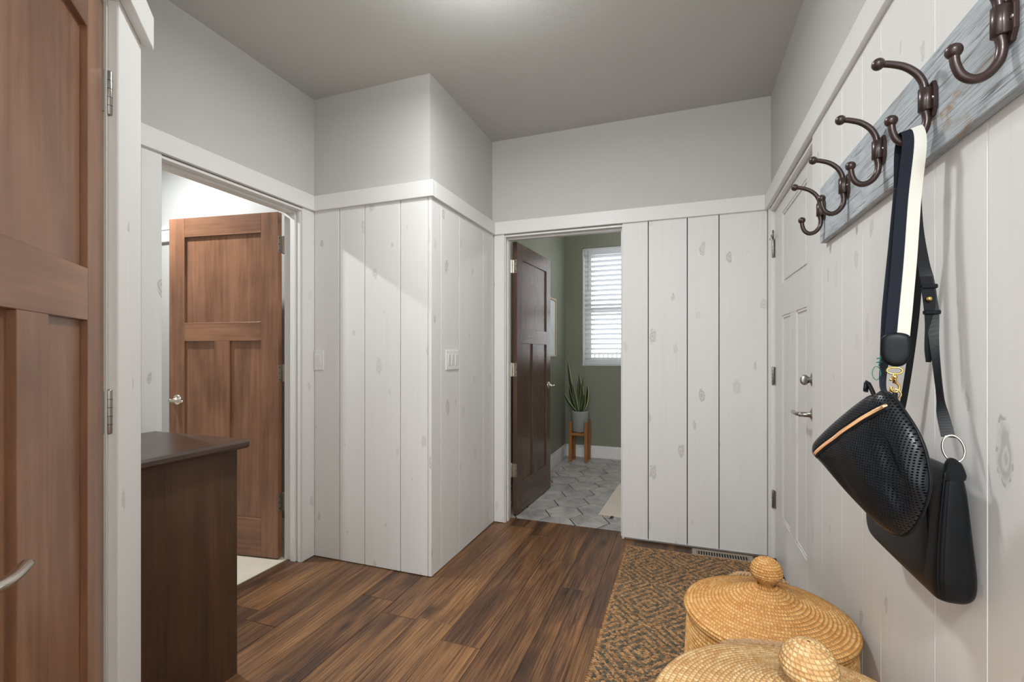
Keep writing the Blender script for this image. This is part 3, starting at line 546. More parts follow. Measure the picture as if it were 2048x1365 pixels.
# ------------------------------------------------------------------ hook rack
BX = XR - PK - 0.020
rack = thing('hook_rack', 'long weathered blue-grey board holding five bronze double hooks on the right wall', 'coat rack', (BX, 1.25, 1.70))
rb = box('backboard', (0, -0.90, -0.102), (0.0195, 0.662, 0.091), M['weather'], rack, 0.002, 1)
def rz(): return random.uniform(-0.002, 0.002)
def make_hook():
    h = thing('coat_hook', 'x', 'hook', (BX, 0, 1.70), 0, 'bronze double coat hooks on the weathered board')
    pl = [(-0.013, -0.028), (0.010, -0.028), (0.014, -0.018), (0.014, 0.018), (0.010, 0.026), (-0.013, 0.022), (-0.016, 0.0)]
    pl = [(-0.010, -0.033), (0.010, -0.033), (0.0175, -0.018), (0.0175, 0.018), (0.010, 0.033), (-0.010, 0.033), (-0.0175, 0.018), (-0.0175, -0.018)]
    put('backplate', [prism(pl, -0.0065, 0.0, u=(0, 1, 0), v=(0, 0, 1), w=(1, 0, 0), bev=0.0012)], M['bronze'], h, smooth=False)
    put('socket', [lathe([(0.0085, -0.022), (0.0105, -0.021), (0.0105, 0.021), (0.0085, 0.022)], 18, (-0.014, 0, 0.002)), cbox((-0.016, -0.0105, -0.019), (-0.004, 0.0105, 0.023), 0.001)], M['bronze'], h)
    up = smoothpath([(-0.014, 0, 0.018), (-0.0165, 0, 0.036), (-0.027, 0, 0.056), (-0.046, 0, 0.073), (-0.070, 0, 0.083), (-0.086, 0, 0.086)], 30)
    put('upper_prong', [tube(up, [float(r) for r in np.linspace(0.0072, 0.0062, len(up))], 12), ball((-0.088, 0, 0.0865), 0.0115, 16, 12)], M['bronze'], h)
    lo = smoothpath([(-0.014, 0, -0.016), (-0.011, 0, -0.036), (-0.015, 0, -0.056), (-0.028, 0, -0.072), (-0.044, 0, -0.076), (-0.058, 0, -0.067), (-0.065, 0, -0.050), (-0.067, 0, -0.033)], 42)
    put('lower_prong', [tube(lo, [float(r) for r in np.linspace(0.0072, 0.0064, len(lo))], 12), ball((-0.0672, 0, -0.029), 0.0112, 16, 12)], M['bronze'], h)
    for y in (-0.0135, 0.0135): put('screw', [ball((-0.0068, y, 0.0), 0.0034, 10, 6, (0.5, 1, 1))], M['screw'], h)
    return h
hk = make_hook(); HY = (1.856, 1.613, 1.356, 1.119, 0.892)
HL = ('farthest small bronze hook at the left end of the weathered board', 'second bronze hook from the far end, with nothing hung on it', 'empty middle bronze hook on the board, just beyond the bag straps', 'bronze hook that carries the two black bags', 'nearest bronze hook, cut off by the top right corner of the picture')
for i, y in enumerate(HY):
    h = hk if i == 0 else copy_tree(hk)
    h.location = (BX, y, 1.70); h['label'] = HL[i]

# ------------------------------------------------------------------ bags
def ribbon(P, Wd, n=None, th=0.0016, uvw=None):
    """flat band: P centre points, Wd half-width vectors"""
    P = smoothpath(P, n or 8 * len(P)); m = len(P); Ws = smoothpath(Wd, n or 8 * len(Wd)); V = []; UV = []; F = []; L = 0
    for i in range(m):
        if i: L += np.linalg.norm(P[i] - P[i - 1])
        t = P[min(i + 1, m - 1)] - P[max(i - 1, 0)]; w = Ws[i]; nn = np.cross(t, w); nn = nn / (np.linalg.norm(nn) + 1e-12) * th / 2
        for s, q in ((-1, -1), (1, -1), (1, 1), (-1, 1)): V.append(P[i] + s * w + q * nn); UV.append(((s + 1) / 2, L))
    for i in range(m - 1):
        for k in range(4): F.append([i * 4 + k, i * 4 + (k + 1) % 4, (i + 1) * 4 + (k + 1) % 4, (i + 1) * 4 + k])
    F.append([0, 1, 2, 3]); F.append([(m - 1) * 4 + k for k in (3, 2, 1, 0)]); return V, F, UV
def closed_smooth(P, n=4):
    P = [np.array(p, float) for p in P]; m = len(P); out = []
    for i in range(m):
        a, b, c, d = P[i - 1], P[i], P[(i + 1) % m], P[(i + 2) % m]
        for k in range(n):
            t = k / n; out.append(0.5 * ((2 * b) + (-a + c) * t + (2 * a - 5 * b + 4 * c - d) * t * t + (-a + 3 * b - 3 * c + d) * t ** 3))
    return out
def pillow(outline, hfront, hback, O, u, v, w, rings=16, wr=0.0, power=2.4, creases=()):
    O, u, v, w = (np.array(a, float) for a in (O, u, v, w)); P = closed_smooth(outline); n = len(P); c = np.mean(P, 0); V = []; UV = []; F = []
    def dz(q, s): 
        t = (max(0, 1 - s ** power)) ** 0.5; e = 0
        for (cu, cv, ru, rv, amp, ang) in creases:
            ca, sa = math.cos(ang), math.sin(ang); du, dv = q[0] - cu, q[1] - cv; e += amp * math.exp(-((du * ca + dv * sa) / ru) ** 2 - ((dv * ca - du * sa) / rv) ** 2)
        return t, t * e
    for side, hh in ((1, hfront), (-1, hback)):
        base = len(V)
        for j in range(rings + 1):
            s = 1 - j / (rings + 0.0)
            s = math.sin(s * PI / 2) if s < 1 else 1.0
            for p in P:
                q = c + (p - c) * s; t, e = dz(q, s); d = side * (hh * t) + (e if side > 0 else 0)
                V.append(O + q[0] * u + q[1] * v + d * w); UV.append((q[0], q[1]))
        for j in range(rings):
            for i in range(n):
                a = base + j * n + i; b = base + j * n + (i + 1) % n; F.append([a, b, b + n, a + n] if side > 0 else [a, a + n, b + n, b])
    return V, F, UV
# bag 1: perforated crossbody
O1 = (0.26, 1.145, 0); U1 = (0.38736, -0.92193, 0); W1 = (-0.92193, -0.38736, 0)
b1 = thing('crossbody_bag', 'black perforated leather crossbody bag with copper zipper, hung in front of the other bag', 'bag', (0.32, 1.05, 0.91))
b1.location = (0.31, 1.03, 0.93)
def rel(V, o): return [tuple(np.array(v, float) - np.array(o.location)) for v in V]
out1 = [(0.1558,1.1409),(0.1720,1.1490),(0.1920,1.1424),(0.2131,1.1208),(0.2350,1.0935),(0.2484,1.0680),(0.2548,1.0454),(0.2589,1.0161),(0.2552,0.9918),(0.2446,0.9610),(0.2316,0.9365),(0.2158,0.9174),(0.1945,0.9112),(0.1693,0.9156),(0.1341,0.9320),(0.0895,0.9553),(0.0295,0.9911),(0.0040,1.0033),(-0.0005,1.0155),(0.0082,1.0333),(0.0520,1.0723),(0.1030,1.1113),(0.1390,1.1354)]
CR1 = [(0.210, 1.045, 0.055, 0.011, -0.014, -1.08), (0.222, 0.985, 0.030, 0.009, -0.010, -1.25), (0.150, 1.035, 0.07, 0.020, 0.006, -0.90), (0.236, 1.03, 0.05, 0.010, 0.006, -1.25), (0.10, 0.985, 0.05, 0.012, -0.005, -0.75)]
V, F, UV = pillow(out1, 0.034, 0.026, O1, U1, (0, 0, 1), W1, creases=CR1)
mesh('body', rel(V, b1), F, M['perf'], (0, 0, 0), b1, smooth=True, uv=UV, fix=True)
piping = closed_smooth(out1, 4); pp = [np.array(O1) + p[0] * np.array(U1) + np.array([0, 0, p[1]]) for p in piping]
put('edge_piping', [tube(rel(pp, b1), 0.0026, 6, closed=True)], M['leather'], b1)
def surf1(hh, z, d): return np.array(O1) + hh * np.array(U1) + np.array([0, 0, z]) + d * np.array(W1)
def depth1(q, hh=0.034, power=2.4):
    P = closed_smooth(out1); c = np.mean(P, 0); q = np.array(q, float); a = math.atan2(*(q - c)[::-1]); A = [math.atan2(*(p - c)[::-1]) for p in P]
    k = min(range(len(P)), key=lambda i: abs((A[i] - a + PI) % (2 * PI) - PI)); sv = min(1.0, np.linalg.norm(q - c) / np.linalg.norm(P[k] - c)); t = (1 - sv ** power) ** 0.5; e = 0
    for (cu, cv, ru, rv, amp, ang) in CR1:
        ca, sa = math.cos(ang), math.sin(ang); du, dv = q[0] - cu, q[1] - cv; e += amp * math.exp(-((du * ca + dv * sa) / ru) ** 2 - ((dv * ca - du * sa) / rv) ** 2)
    return hh * t + e * t
zp = smoothpath([(0.1985, 1.1300), (0.1850, 1.1185), (0.1560, 1.0975), (0.1150, 1.0670), (0.0700, 1.0370), (0.0260, 1.0055)], 60)
zc = [surf1(p[0], p[1], depth1(p) + 0.0012) for p in zp]; zc = [np.mean(zc[max(0, i - 3):i + 4], 0) for i in range(len(zc))]
V, F, UV = ribbon(zc, [np.array([0, 0, 0.0062]) + np.array(U1) * -0.0045] * len(zc), n=len(zc), th=0.002)
mesh('zipper_tape', rel(V, b1), F, M['leather'], (0, 0, 0), b1, fix=True)
teeth = []
for i in range(len(zc) - 1):
    for t in (0.0, 0.5):
        p = zc[i] * (1 - t) + zc[i + 1] * t + np.array(W1) * 0.002; tn = zc[i + 1] - zc[i]; tn /= np.linalg.norm(tn); sd = np.cross(tn, W1)
        teeth.append(tube([rel([p - sd * 0.0032], b1)[0], rel([p + sd * 0.0032], b1)[0]], 0.0011, 5))
zz_ = put('zipper', teeth, M['rosegold'], b1); zz_['kind'] = 'stuff'
# webbing strap: over the hook, down to the tab; second run behind
HKZ = 1.6335
sp = [(0.4150, 1.146, 1.545), (0.4130, 1.1395, 1.618), (0.4125, 1.119, 1.6490), (0.4135, 1.1015, 1.618), (0.4056, 1.105, 1.512), (0.3955, 1.098, 1.386), (0.3832, 1.090, 1.262), (0.3810, 1.088, 1.240)]
hw = [(0.0185, 0, -0.001), (0.0178, 0, 0.003), (0.0178, 0, 0.006)] + [(0.0187, 0, -0.003), (0.0195, 0, -0.001), (0.0198, 0, 0), (0.0198, 0, 0), (0.0198, 0, 0)]
V, F, UV = ribbon(sp, hw, n=60, th=0.002); mesh('strap', rel(V, b1), F, M['web'], (0, 0, 0), b1, fix=True, uv=UV)
sp2 = [(0.4150, 1.146, 1.545), (0.4080, 1.150, 1.44), (0.3930, 1.150, 1.30), (0.3790, 1.140, 1.20), (0.3700, 1.120, 1.15), (0.3640, 1.075, 1.132)]
V, F, UV = ribbon(sp2, [(0.0185, 0, 0), (0.0185, 0, 0), (0.016, 0.004, 0), (0.009, 0.006, 0), (0.007, 0.007, 0), (0.006, 0.006, 0)], n=48, th=0.002); mesh('strap', rel(V, b1), F, M['navy'], (0, 0, 0), b1, fix=True, uv=UV)
# leather tab
tabo = [(-0.022, 1.208), (-0.0235, 1.235), (-0.018, 1.250), (0.0, 1.255), (0.018, 1.250), (0.0235, 1.235), (0.022, 1.210), (0.012, 1.194), (0.0, 1.1905), (-0.012, 1.194)]
V, F, UV = pillow(tabo, 0.006, 0.003, (0.3785, 1.084, 0), (0.95, -0.31, 0), (0, 0, 1), (-0.31, -0.95, 0), rings=8, power=5)
mesh('leather_tab', rel(V, b1), F, M['leather'], (0, 0, 0), b1, smooth=True, fix=True, uv=UV)
def tor(c, R, r, ax1, ax2, n=28): 
    ax1, ax2 = np.array(ax1, float), np.array(ax2, float); return tube([np.array(c) + R * (math.cos(2 * PI * i / n) * ax1 + math.sin(2 * PI * i / n) * ax2) for i in range(n)], r, 8, closed=True)
cl = []; cc = np.array([0.3735, 1.075, 1.183])
cl.append(tor(cc, 0.0115, 0.0018, (0.93, -0.36, 0), (0, 0, 0.55))); cl.append(tube([cc + (0, 0, -0.006), cc + (0, 0, -0.024)], 0.0032, 10)); cl.append(ball(tuple(cc + (0, 0, -0.012)), 0.0048)); cl.append(ball(tuple(cc + (-0.006, 0.0, -0.017)), 0.0028))
cl.append(tube(smoothpath([cc + (0, 0, -0.022), cc + (0.006, 0, -0.027), cc + (0.0065, 0, -0.036), cc + (0, 0, -0.041), cc + (-0.006, 0, -0.036), cc + (-0.005, 0, -0.030)], 24), 0.0022, 8))
cl.append(tor(cc + (0.0, 0.0, -0.044), 0.009, 0.0016, (0.93, -0.36, 0), (0, 0, 1.0)))
put('brass_clasp', [(rel(v, b1), f) for v, f in cl], M['gold'], b1)
lug = [tube(rel(smoothpath([(0.3735, 1.073, 1.140), (0.372, 1.07, 1.132), (0.368, 1.06, 1.118)], 8), b1), 0.0085, 8, flat=0.5), tube(rel(smoothpath([(0.353, 1.098, 1.120), (0.349, 1.11, 1.142), (0.344, 1.12, 1.158), (0.340, 1.115, 1.140)], 10), b1), 0.008, 8, flat=0.5)]
put('strap_lug', lug, M['leather'], b1)
tg = [tor((0.362, 1.128, 1.176), 0.007, 0.0008, (0.9, -0.3, 0), (0, 0, 1.9)), tube([(0.3655, 1.126, 1.19), (0.367, 1.12, 1.212)], 0.0011, 6), tube([(0.361, 1.127, 1.197), (0.370, 1.124, 1.199)], 0.0013, 6), tube([(0.362, 1.127, 1.205), (0.371, 1.124, 1.207)], 0.0013, 6)]
put('tag_cord', [(rel(v, b1), f) for v, f in tg], M['teal'], b1)

# bag 2: shoulder bag behind, boxy with gusset
b2 = thing('shoulder_bag', 'smooth black leather shoulder bag with gold ring, hung behind the perforated bag', 'bag', (0.43, 1.12, 0.80))
def slab_loop(z, x0, x1, y0, y1, r):
    P = []
    for cx, cy, a0 in ((x1 - r, y1 - r, 0), (x0 + r, y1 - r, 90), (x0 + r, y0 + r, 180), (x1 - r, y0 + r, 270)):
        for k in range(5): a = math.radians(a0 + 22.5 * k); P.append((cx + r * math.cos(a), cy + r * math.sin(a), z))
    return P
lv = [(1.022, .4175, .436, .992, 1.17, .008), (1.012, .413, .440, .990, 1.20, .010), (0.985, .409, .446, .988, 1.25, .012), (0.93, .405, .452, .989, 1.30, .014), (0.88, .4025, .458, .990, 1.325, .016), (0.84, .401, .4635, .991, 1.332, .018), (0.815, .402, .4645, .993, 1.330, .019), (0.799, .405, .4640, .998, 1.322, .020), (0.789, .412, .458, 1.006, 1.308, .019), (0.785, .424, .446, 1.02, 1.29, .009)]
V = []; F = []; UV = []
for z, x0, x1, y0, y1, r in lv:
    for k, p in enumerate(slab_loop(z, x0, x1, y0, y1, r)):
        q = list(p); q[2] += 0.030 * max(0, (1.0 - (p[1] - 1.0) / 0.1)) * 0 - 0.012 * max(0, (1.06 - p[1])) * 0; V.append(q)
n = 20
for j in range(len(lv) - 1):
    for i in range(n): F.append([j * n + i, j * n + (i + 1) % n, (j + 1) * n + (i + 1) % n, (j + 1) * n + i])
F.append(list(range(n))); F.append([(len(lv) - 1) * n + i for i in range(n)][::-1])
bb = mesh('body', rel(V, b2), F, M['leather'], (0, 0, 0), b2, smooth=True, fix=True); md = bb.modifiers.new('sub', 'SUBSURF'); md.levels = md.render_levels = 2
# front pocket (flat patch), seams
pk = [(1.035, 0.815), (1.035, 0.965), (1.06, 0.985), (1.24, 0.985), (1.29, 0.95), (1.305, 0.885), (1.285, 0.845), (1.20, 0.815)]
V, F, UV = pillow(pk, 0.0035, 0.001, (0.4035, 0, 0), (0, 1, 0), (0, 0, 1), (-1, 0, 0), rings=6, power=8); mesh('front_pocket', rel(V, b2), F, M['leather'], (0, 0, 0), b2, smooth=True, fix=True, uv=UV)
put('seam', [tube(rel(smoothpath([(0.4135, 0.9895, 1.016), (0.4095, 0.9875, 0.985), (0.4060, 0.9888, 0.93), (0.404, 0.990, 0.88), (0.404, 0.992, 0.835), (0.408, 0.996, 0.806)], 20), b2), 0.0013, 6), tube(rel(smoothpath([(0.4185, 0.986, 1.014), (0.4155, 0.9842, 0.985), (0.413, 0.9855, 0.93), (0.4115, 0.987, 0.88), (0.4115, 0.989, 0.835), (0.415, 0.993, 0.806)], 20), b2), 0.0007, 5)], M['leather'], b2)
V, F = prism(closed_smooth([(0.4120, 1.000), (0.4130, 1.022), (0.4150, 1.031), (0.4195, 1.0385), (0.4260, 1.0395), (0.4325, 1.035), (0.4385, 1.027), (0.4420, 1.004)], 3), 0.9895, 0.999, bev=0.003)
mesh('ring_tab', rel(V, b2), F, M['leather'], (0, 0, 0), b2, smooth=False, fix=True)
put('gold_ring', [(rel(tor((0.4312, 1.006, 1.0535), 0.0150, 0.0020, (0.90, -0.28, -0.25), (0.12, 0.25, 1.45))[0], b2), tor((0, 0, 0), 1, 1, (1, 0, 0), (0, 0, 1))[1])], M['nickel'], b2)
def strip(name, P, hw, mat=M['leather'], th=0.0028, n=40):
    V, F, UV = ribbon(P, [hw] * len(P) if not isinstance(hw, list) else hw, n=n, th=th); return mesh(name, rel(V, b2), F, mat, (0, 0, 0), b2, fix=True)
strip('shoulder_strap', [(0.422, 1.132, 1.56), (0.414, 1.1330, 1.615), (0.4115, 1.119, 1.6420), (0.413, 1.1065, 1.610), (0.419, 1.1085, 1.47), (0.426, 1.102, 1.392), (0.4315, 1.098, 1.354), (0.4345, 1.094, 1.316), (0.4356, 1.090, 1.288), (0.4352, 1.078, 1.222), (0.4331, 1.055, 1.141), (0.4312, 1.040, 1.107), (0.4311, 1.022, 1.0705)], [(0.0095, 0, 0), (0.0092, 0, 0.001), (0.0092, 0, 0.003)] + [(0.0095, 0, 0)] * 3 + [(0.0098, -0.002, 0)] * 3 + [(0.0055, -0.003, 0), (0.0035, -0.004, 0), (0.0075, -0.004, 0), (0.0090, -0.003, 0)], n=96)
strip('strap_tail', [(0.4285, 1.096, 1.36), (0.4330, 1.092, 1.31), (0.4340, 1.088, 1.27), (0.4310, 1.086, 1.225), (0.4285, 1.086, 1.199)], [(0.0095, 0, 0), (0.0095, 0, 0), (0.0095, 0, 0), (0.008, 0, 0), (0.0035, 0, 0)])
for z, y, x in ((1.341, 1.094, 0.4325), (1.292, 1.0895, 0.4352)):
    V, F = cbox((x - 0.0125, y - 0.005, z - 0.004), (x + 0.0125, y + 0.005, z + 0.004), 0.0015); mesh('strap_keeper', rel(V, b2), F, M['leather'], (0, 0, 0), b2)
put('stud', [(rel(ball((0.4295, 1.085, 1.317), 0.0045)[0], b2), ball((0, 0, 0), 1)[1])], M['gold'], b2)
strip('shoulder_strap', [(0.422, 1.132, 1.56), (0.434, 1.135, 1.45), (0.442, 1.17, 1.30), (0.440, 1.22, 1.12), (0.430, 1.26, 1.0)], (0.006, 0.003, 0), n=40)

# ------------------------------------------------------------------ coiled baskets
def coil_surface(profile, pitch, bump, stitch, seg, phase=0.35):
    """profile: list of (r,z) centre line; resampled to coils of the given pitch with bumps and stitches"""
    P = [np.array(p, float) for p in profile]; L = [0]
    for a, b in zip(P, P[1:]): L.append(L[-1] + np.linalg.norm(b - a))
    nc = max(1, round(L[-1] / pitch)); sub = 6; m = nc * sub + 1; s = np.linspace(0, L[-1], m); R = np.interp(s, L, [p[0] for p in P]); Z = np.interp(s, L, [p[1] for p in P])
    dR = np.gradient(R, s); dZ = np.gradient(Z, s); nr, nz = -dZ, dR       # normal
    th = np.arange(seg) / seg * 2 * PI; ci = np.arange(m) / sub; k = np.floor(np.clip(ci, 0, nc - 1e-6))
    V = np.zeros((m, seg + 1, 3)); UV = np.zeros((m, seg + 1, 2)); tt = np.append(th, 2 * PI)
    rk = np.array([R[min(m - 1, int((kk + .5) * sub))] for kk in range(nc)]); ns = np.maximum(8, np.round(2 * PI * rk / stitch)); off = rng.random(nc)
    for j in range(m):
        kk = int(k[j]); f = ci[j] - kk; b = abs(math.sin(PI * f)) ** 0.6 if f < 1 else 0
        ph = tt / (2 * PI) * ns[kk] + off[kk] + phase * f; st = (0.5 + 0.5 * np.cos((ph % 1.0 - 0.5) * 2 * PI)) ** 0.7
        h = bump * b * (0.55 + 0.45 * st) 
        r = R[j] + nr[j] * h; z = Z[j] + nz[j] * h
        V[j, :, 0] = r * np.cos(tt); V[j, :, 1] = r * np.sin(tt); V[j, :, 2] = z; UV[j, :, 0] = ph; UV[j, :, 1] = min(ci[j], nc - 1e-3) + 0.001
    idx = np.arange(m * (seg + 1)).reshape(m, seg + 1); F = np.stack([idx[:-1, :-1], idx[:-1, 1:], idx[1:, 1:], idx[1:, :-1]], -1).reshape(-1, 4)
    return V.reshape(-1, 3), F, UV.reshape(-1, 2)
def big_mesh(name, V, F, UV, mat, parent, loc=(0, 0, 0)):
    me = bpy.data.meshes.new(name); me.vertices.add(len(V)); me.vertices.foreach_set('co', np.asarray(V, np.float32).ravel()); nf = len(F)
    me.loops.add(nf * 4); me.loops.foreach_set('vertex_index', np.asarray(F, np.int32).ravel()); me.polygons.add(nf); me.polygons.foreach_set('loop_start', np.arange(nf, dtype=np.int32) * 4)
    me.polygons.foreach_set('use_smooth', np.ones(nf, bool)); me.update(calc_edges=True)
    l = me.uv_layers.new(name='UVMap'); l.data.foreach_set('uv', np.asarray(UV, np.float32)[np.asarray(F).ravel()].ravel()); me.materials.append(mat)
    o = bpy.data.objects.new(name, me); COL.objects.link(o); o.parent = parent; o.location = loc; return o
def braid(P, r, turns, par, name='braided_handle'):
    Q = smoothpath(P, 90); L = [0]
    for a, b in zip(Q, Q[1:]): L.append(L[-1] + np.linalg.norm(b - a))
    parts = []
    for s in range(3):
        pts = []
        for i, q in enumerate(Q):
            a = 2 * PI * (turns * L[i] / L[-1] + s / 3); t = Q[min(i + 1, len(Q) - 1)] - Q[max(i - 1, 0)]; t /= np.linalg.norm(t); u = np.cross(t, (0, 0, 1.0)); u /= np.linalg.norm(u) + 1e-9; w = np.cross(t, u)
            pts.append(q + r * (math.sin(a) * u + 0.5 * math.sin(2 * a) * w))
        parts.append(tube(pts, r * 0.62, 7))
    return put(name, parts, M['cord'], par)
def basket(label, loc, R, Hh, mat, kr, seg, pitch=0.0108, handle=None, tilt=0):
    b = thing('lidded_basket', label, 'basket', loc, 0, 'coiled cane baskets with lids')
    body = [(0.0, 0.006), (R * 0.80, 0.006), (R * 0.86, 0.02), (R * 0.93, Hh * 0.30), (R * 0.97, Hh * 0.62), (R * 0.95, Hh * 0.86), (R * 0.93, Hh - 0.014)]
    V, F, UV = coil_surface(body[2:], pitch, -0.0048, 0.0085, seg); big_mesh('basket_body', V, F, UV, mat, b)
    put('basket_base', [lathe([(R * 0.84, 0.0), (R * 0.86, 0.02), (R * 0.80, 0.024)], 48)], mat, b)
    lid = [(R * 0.985, -0.012), (R * 1.0, -0.002), (R * 0.985, 0.006), (R * 0.90, 0.013), (R * 0.72, 0.024), (R * 0.50, 0.042), (R * 0.30, 0.064), (R * 0.15, 0.078), (0.024, 0.086)]
    V, F, UV = coil_surface(lid, pitch, 0.0065, 0.0085, seg); V = V + np.array([0, 0, Hh]); lo_ = big_mesh('lid', V, F, UV, mat, b)
    ka = [(0.023, 0.080), (0.021, 0.088), (0.030, 0.098), (kr, 0.114), (kr * 1.02, 0.128), (kr * 0.90, 0.144), (kr * 0.62, 0.157), (kr * 0.25, 0.163), (0.002, 0.164)]
    V, F, UV = coil_surface(ka, 0.0078, 0.0035, 0.0085, 150); V = V + np.array([0, 0, Hh]); big_mesh('lid_knob', V, F, UV, mat, lo_)
    if handle: braid([np.array(p) - np.array(loc) for p in handle], 0.0075, 9, b)
    return b
basket('smaller coiled cane basket with knobbed lid, standing beyond the nearer one', (0.228, 1.540, 0.0172), 0.227, 0.439, M['cane'], 0.043, 760, handle=[(0.150, 1.768, 0.36), (0.152, 1.782, 0.425), (0.168, 1.788, 0.448), (0.200, 1.79, 0.4555), (0.245, 1.79, 0.452), (0.300, 1.786, 0.452), (0.322, 1.780, 0.445), (0.330, 1.765, 0.40)])
basket('larger paler cane basket nearest the camera, cut off by the bottom edge', (0.196, 0.902, 0.0172), 0.256, 0.556, M['cane2'], 0.043, 800, handle=[(0.060, 1.150, 0.48), (0.068, 1.168, 0.525), (0.090, 1.175, 0.548), (0.130, 1.176, 0.560), (0.180, 1.176, 0.567), (0.235, 1.176, 0.568), (0.290, 1.170, 0.560), (0.322, 1.155, 0.52), (0.330, 1.135, 0.47)])

# ------------------------------------------------------------------ jute rug
rug = thing('jute_rug', 'woven tan and grey jute runner with diamond pattern on the wood floor', 'rug', (0.03, 1.90, 0))
RX0, RX1, RY0, RY1 = -0.337, 0.385, 0.55, 3.012
box('rug_base', (RX0 - 0.03 + 0.012, RY0 - 1.90 + 0.01, 0.0005), (RX1 - 0.03 - 0.012, RY1 - 1.90 - 0.01, 0.007), M['jutebase'], rug, 0.002)
px, py = 0.0115, 0.0072; nx = int((RX1 - RX0) / px); ny = int((RY1 - RY0) / py)
ring8 = [(math.cos(2 * PI * k / 6), math.sin(2 * PI * k / 6)) for k in range(6)]
Vs, Fs, Cs = [], [], []; cnt = 0
tan = np.array(sr(190, 148, 104)); tan2 = np.array(sr(164, 122, 82)); gry = np.array(sr(124, 108, 86)); gry2 = np.array(sr(96, 88, 74))
tmplV = np.array([(-1, 0, 0)] + [(-0.45, c, s) for c, s in ring8] + [(0.45, c, s) for c, s in ring8] + [(1, 0, 0)]); tF = []
for k in range(6): tF += [(0, 1 + (k + 1) % 6, 1 + k, 1 + k)] if False else [(0, 1 + (k + 1) % 6, 1 + k)]; tF += [(1 + k, 1 + (k + 1) % 6, 7 + (k + 1) % 6), (1 + k, 7 + (k + 1) % 6, 7 + k)]; tF += [(13, 7 + k, 7 + (k + 1) % 6)]
tF = np.array(tF)
for j in range(ny):
    for i in range(nx):
        x = RX0 + (i + 0.5 + 0.5 * (j % 2)) * px; y = RY0 + (j + 0.5) * py
        if x > RX1: continue
        ang = (0.55 if j % 2 else -0.55) + rng.normal() * 0.16; L = 0.0084 + rng.random() * 0.002; wd = 0.0036 + rng.random() * 0.001
        v = tmplV * np.array([L, wd, 0.0040]); ca, sa = math.cos(ang), math.sin(ang); v = np.stack([v[:, 0] * ca - v[:, 1] * sa, v[:, 0] * sa + v[:, 1] * ca, v[:, 2]], 1)
        edge = i == 0 or x > RX1 - px or j < 2 or j > ny - 3
        v += (x - 0.03 + rng.normal() * 0.0009, y - 1.90 + rng.normal() * 0.0009, 0.0092 + rng.random() * 0.0018 + (0.001 if edge else 0)); Vs.append(v); Fs.append(tF + cnt * 14)
        u = (x - RX0) / 0.361; w_ = (y - RY0) / 0.40; a = abs((u % 1) - 0.5) * 0.361 * 1.1 + abs((w_ % 1) - 0.5) * 0.40
        g_ = (a / 0.046 + 0.15) % 1.0 < 0.46
        if (i + j) % 5 == 0 and rng.random() < 0.3: g_ = not g_
        if rng.random() < 0.05: g_ = not g_
        c = (gry if rng.random() < 0.6 else gry2) if g_ and not edge else (tan if rng.random() < 0.55 else tan2); c = c * (0.8 + 0.4 * rng.random()); Cs.append(np.tile(np.append(c, 1), (14, 1))); cnt += 1
Vs = np.concatenate(Vs); Fs = np.concatenate(Fs); Cs = np.concatenate(Cs)
me = bpy.data.meshes.new('weave'); me.vertices.add(len(Vs)); me.vertices.foreach_set('co', Vs.astype(np.float32).ravel()); me.loops.add(len(Fs) * 3); me.loops.foreach_set('vertex_index', Fs.astype(np.int32).ravel())
me.polygons.add(len(Fs)); me.polygons.foreach_set('loop_start', np.arange(len(Fs), dtype=np.int32) * 3); me.polygons.foreach_set('use_smooth', np.ones(len(Fs), bool)); me.update(calc_edges=True)
ca_ = me.color_attributes.new('Col', 'FLOAT_COLOR', 'POINT'); ca_.data.foreach_set('color', Cs.astype(np.float32).ravel()); me.materials.append(M['jute'])
wv = bpy.data.objects.new('weave', me); COL.objects.link(wv); wv.parent = rug; wv['kind'] = 'stuff'

# ------------------------------------------------------------------ floor register, switches
vt = thing('floor_register', 'taupe metal floor vent in the wood floor before the back wall', 'vent', (0.22, 3.068, 0.0))
L = [((-0.168, -0.052, 0.0005), (0.168, -0.030, 0.005)), ((-0.168, 0.030, 0.0005), (0.168, 0.052, 0.005)), ((-0.168, -0.030, 0.0005), (-0.142, 0.030, 0.005)), ((0.142, -0.030, 0.0005), (0.168, 0.030, 0.005))]
boxes('frame', L, M['vent'], vt, 0.002); box('duct_opening', (-0.142, -0.03, 0.0004), (0.142, 0.03, 0.0012), M['black'], vt, 0.0002)
f0 = None
for i in range(20):
    x = -0.137 + 0.2745 * i / 19
    if f0 is None: V, F = cbox((-0.0028, -0.03, -0.0015), (0.0028, 0.03, 0.0015), 0.0006); f0 = mesh('louvre', V, F, M['vent'], (x, 0, 0.003), vt)
    else: c = f0.copy(); COL.objects.link(c); c.parent = vt; c.location = (x, 0, 0.003)
def switch(label, loc, rotz, gang):
    s = thing('light_switch', label, 'light switch', loc, rotz); w = 0.070 + 0.046 * (gang - 1); box('wall_plate', (-w / 2, -0.0055, -0.058), (w / 2, 0.0, 0.058), M['plastic'], s, 0.0025)
    for g_ in range(gang):
        cx = (g_ - (gang - 1) / 2) * 0.046
        r = box('rocker', (cx - 0.0165, -0.009, -0.033), (cx + 0.0165, -0.0045, 0.033), M['plastic'], s, 0.0015); r.rotation_euler = (math.radians(4), 0, 0)
        for z in (-0.047, 0.047): put('screw', [lathe([(0.0028, -0.005), (0.0028, -0.0062), (0.001, -0.0066)], 10, (cx, 0, z), 'y')], M['plastic'], s)
    return s
switch('white single rocker switch in the corner beside the left doorway', (-2.034, YP - PK, 1.172), 0, 1)
switch('white triple rocker switch on the shaded side of the projecting wall', (XP + PK, 2.475, 1.175), PI / 2, 3)

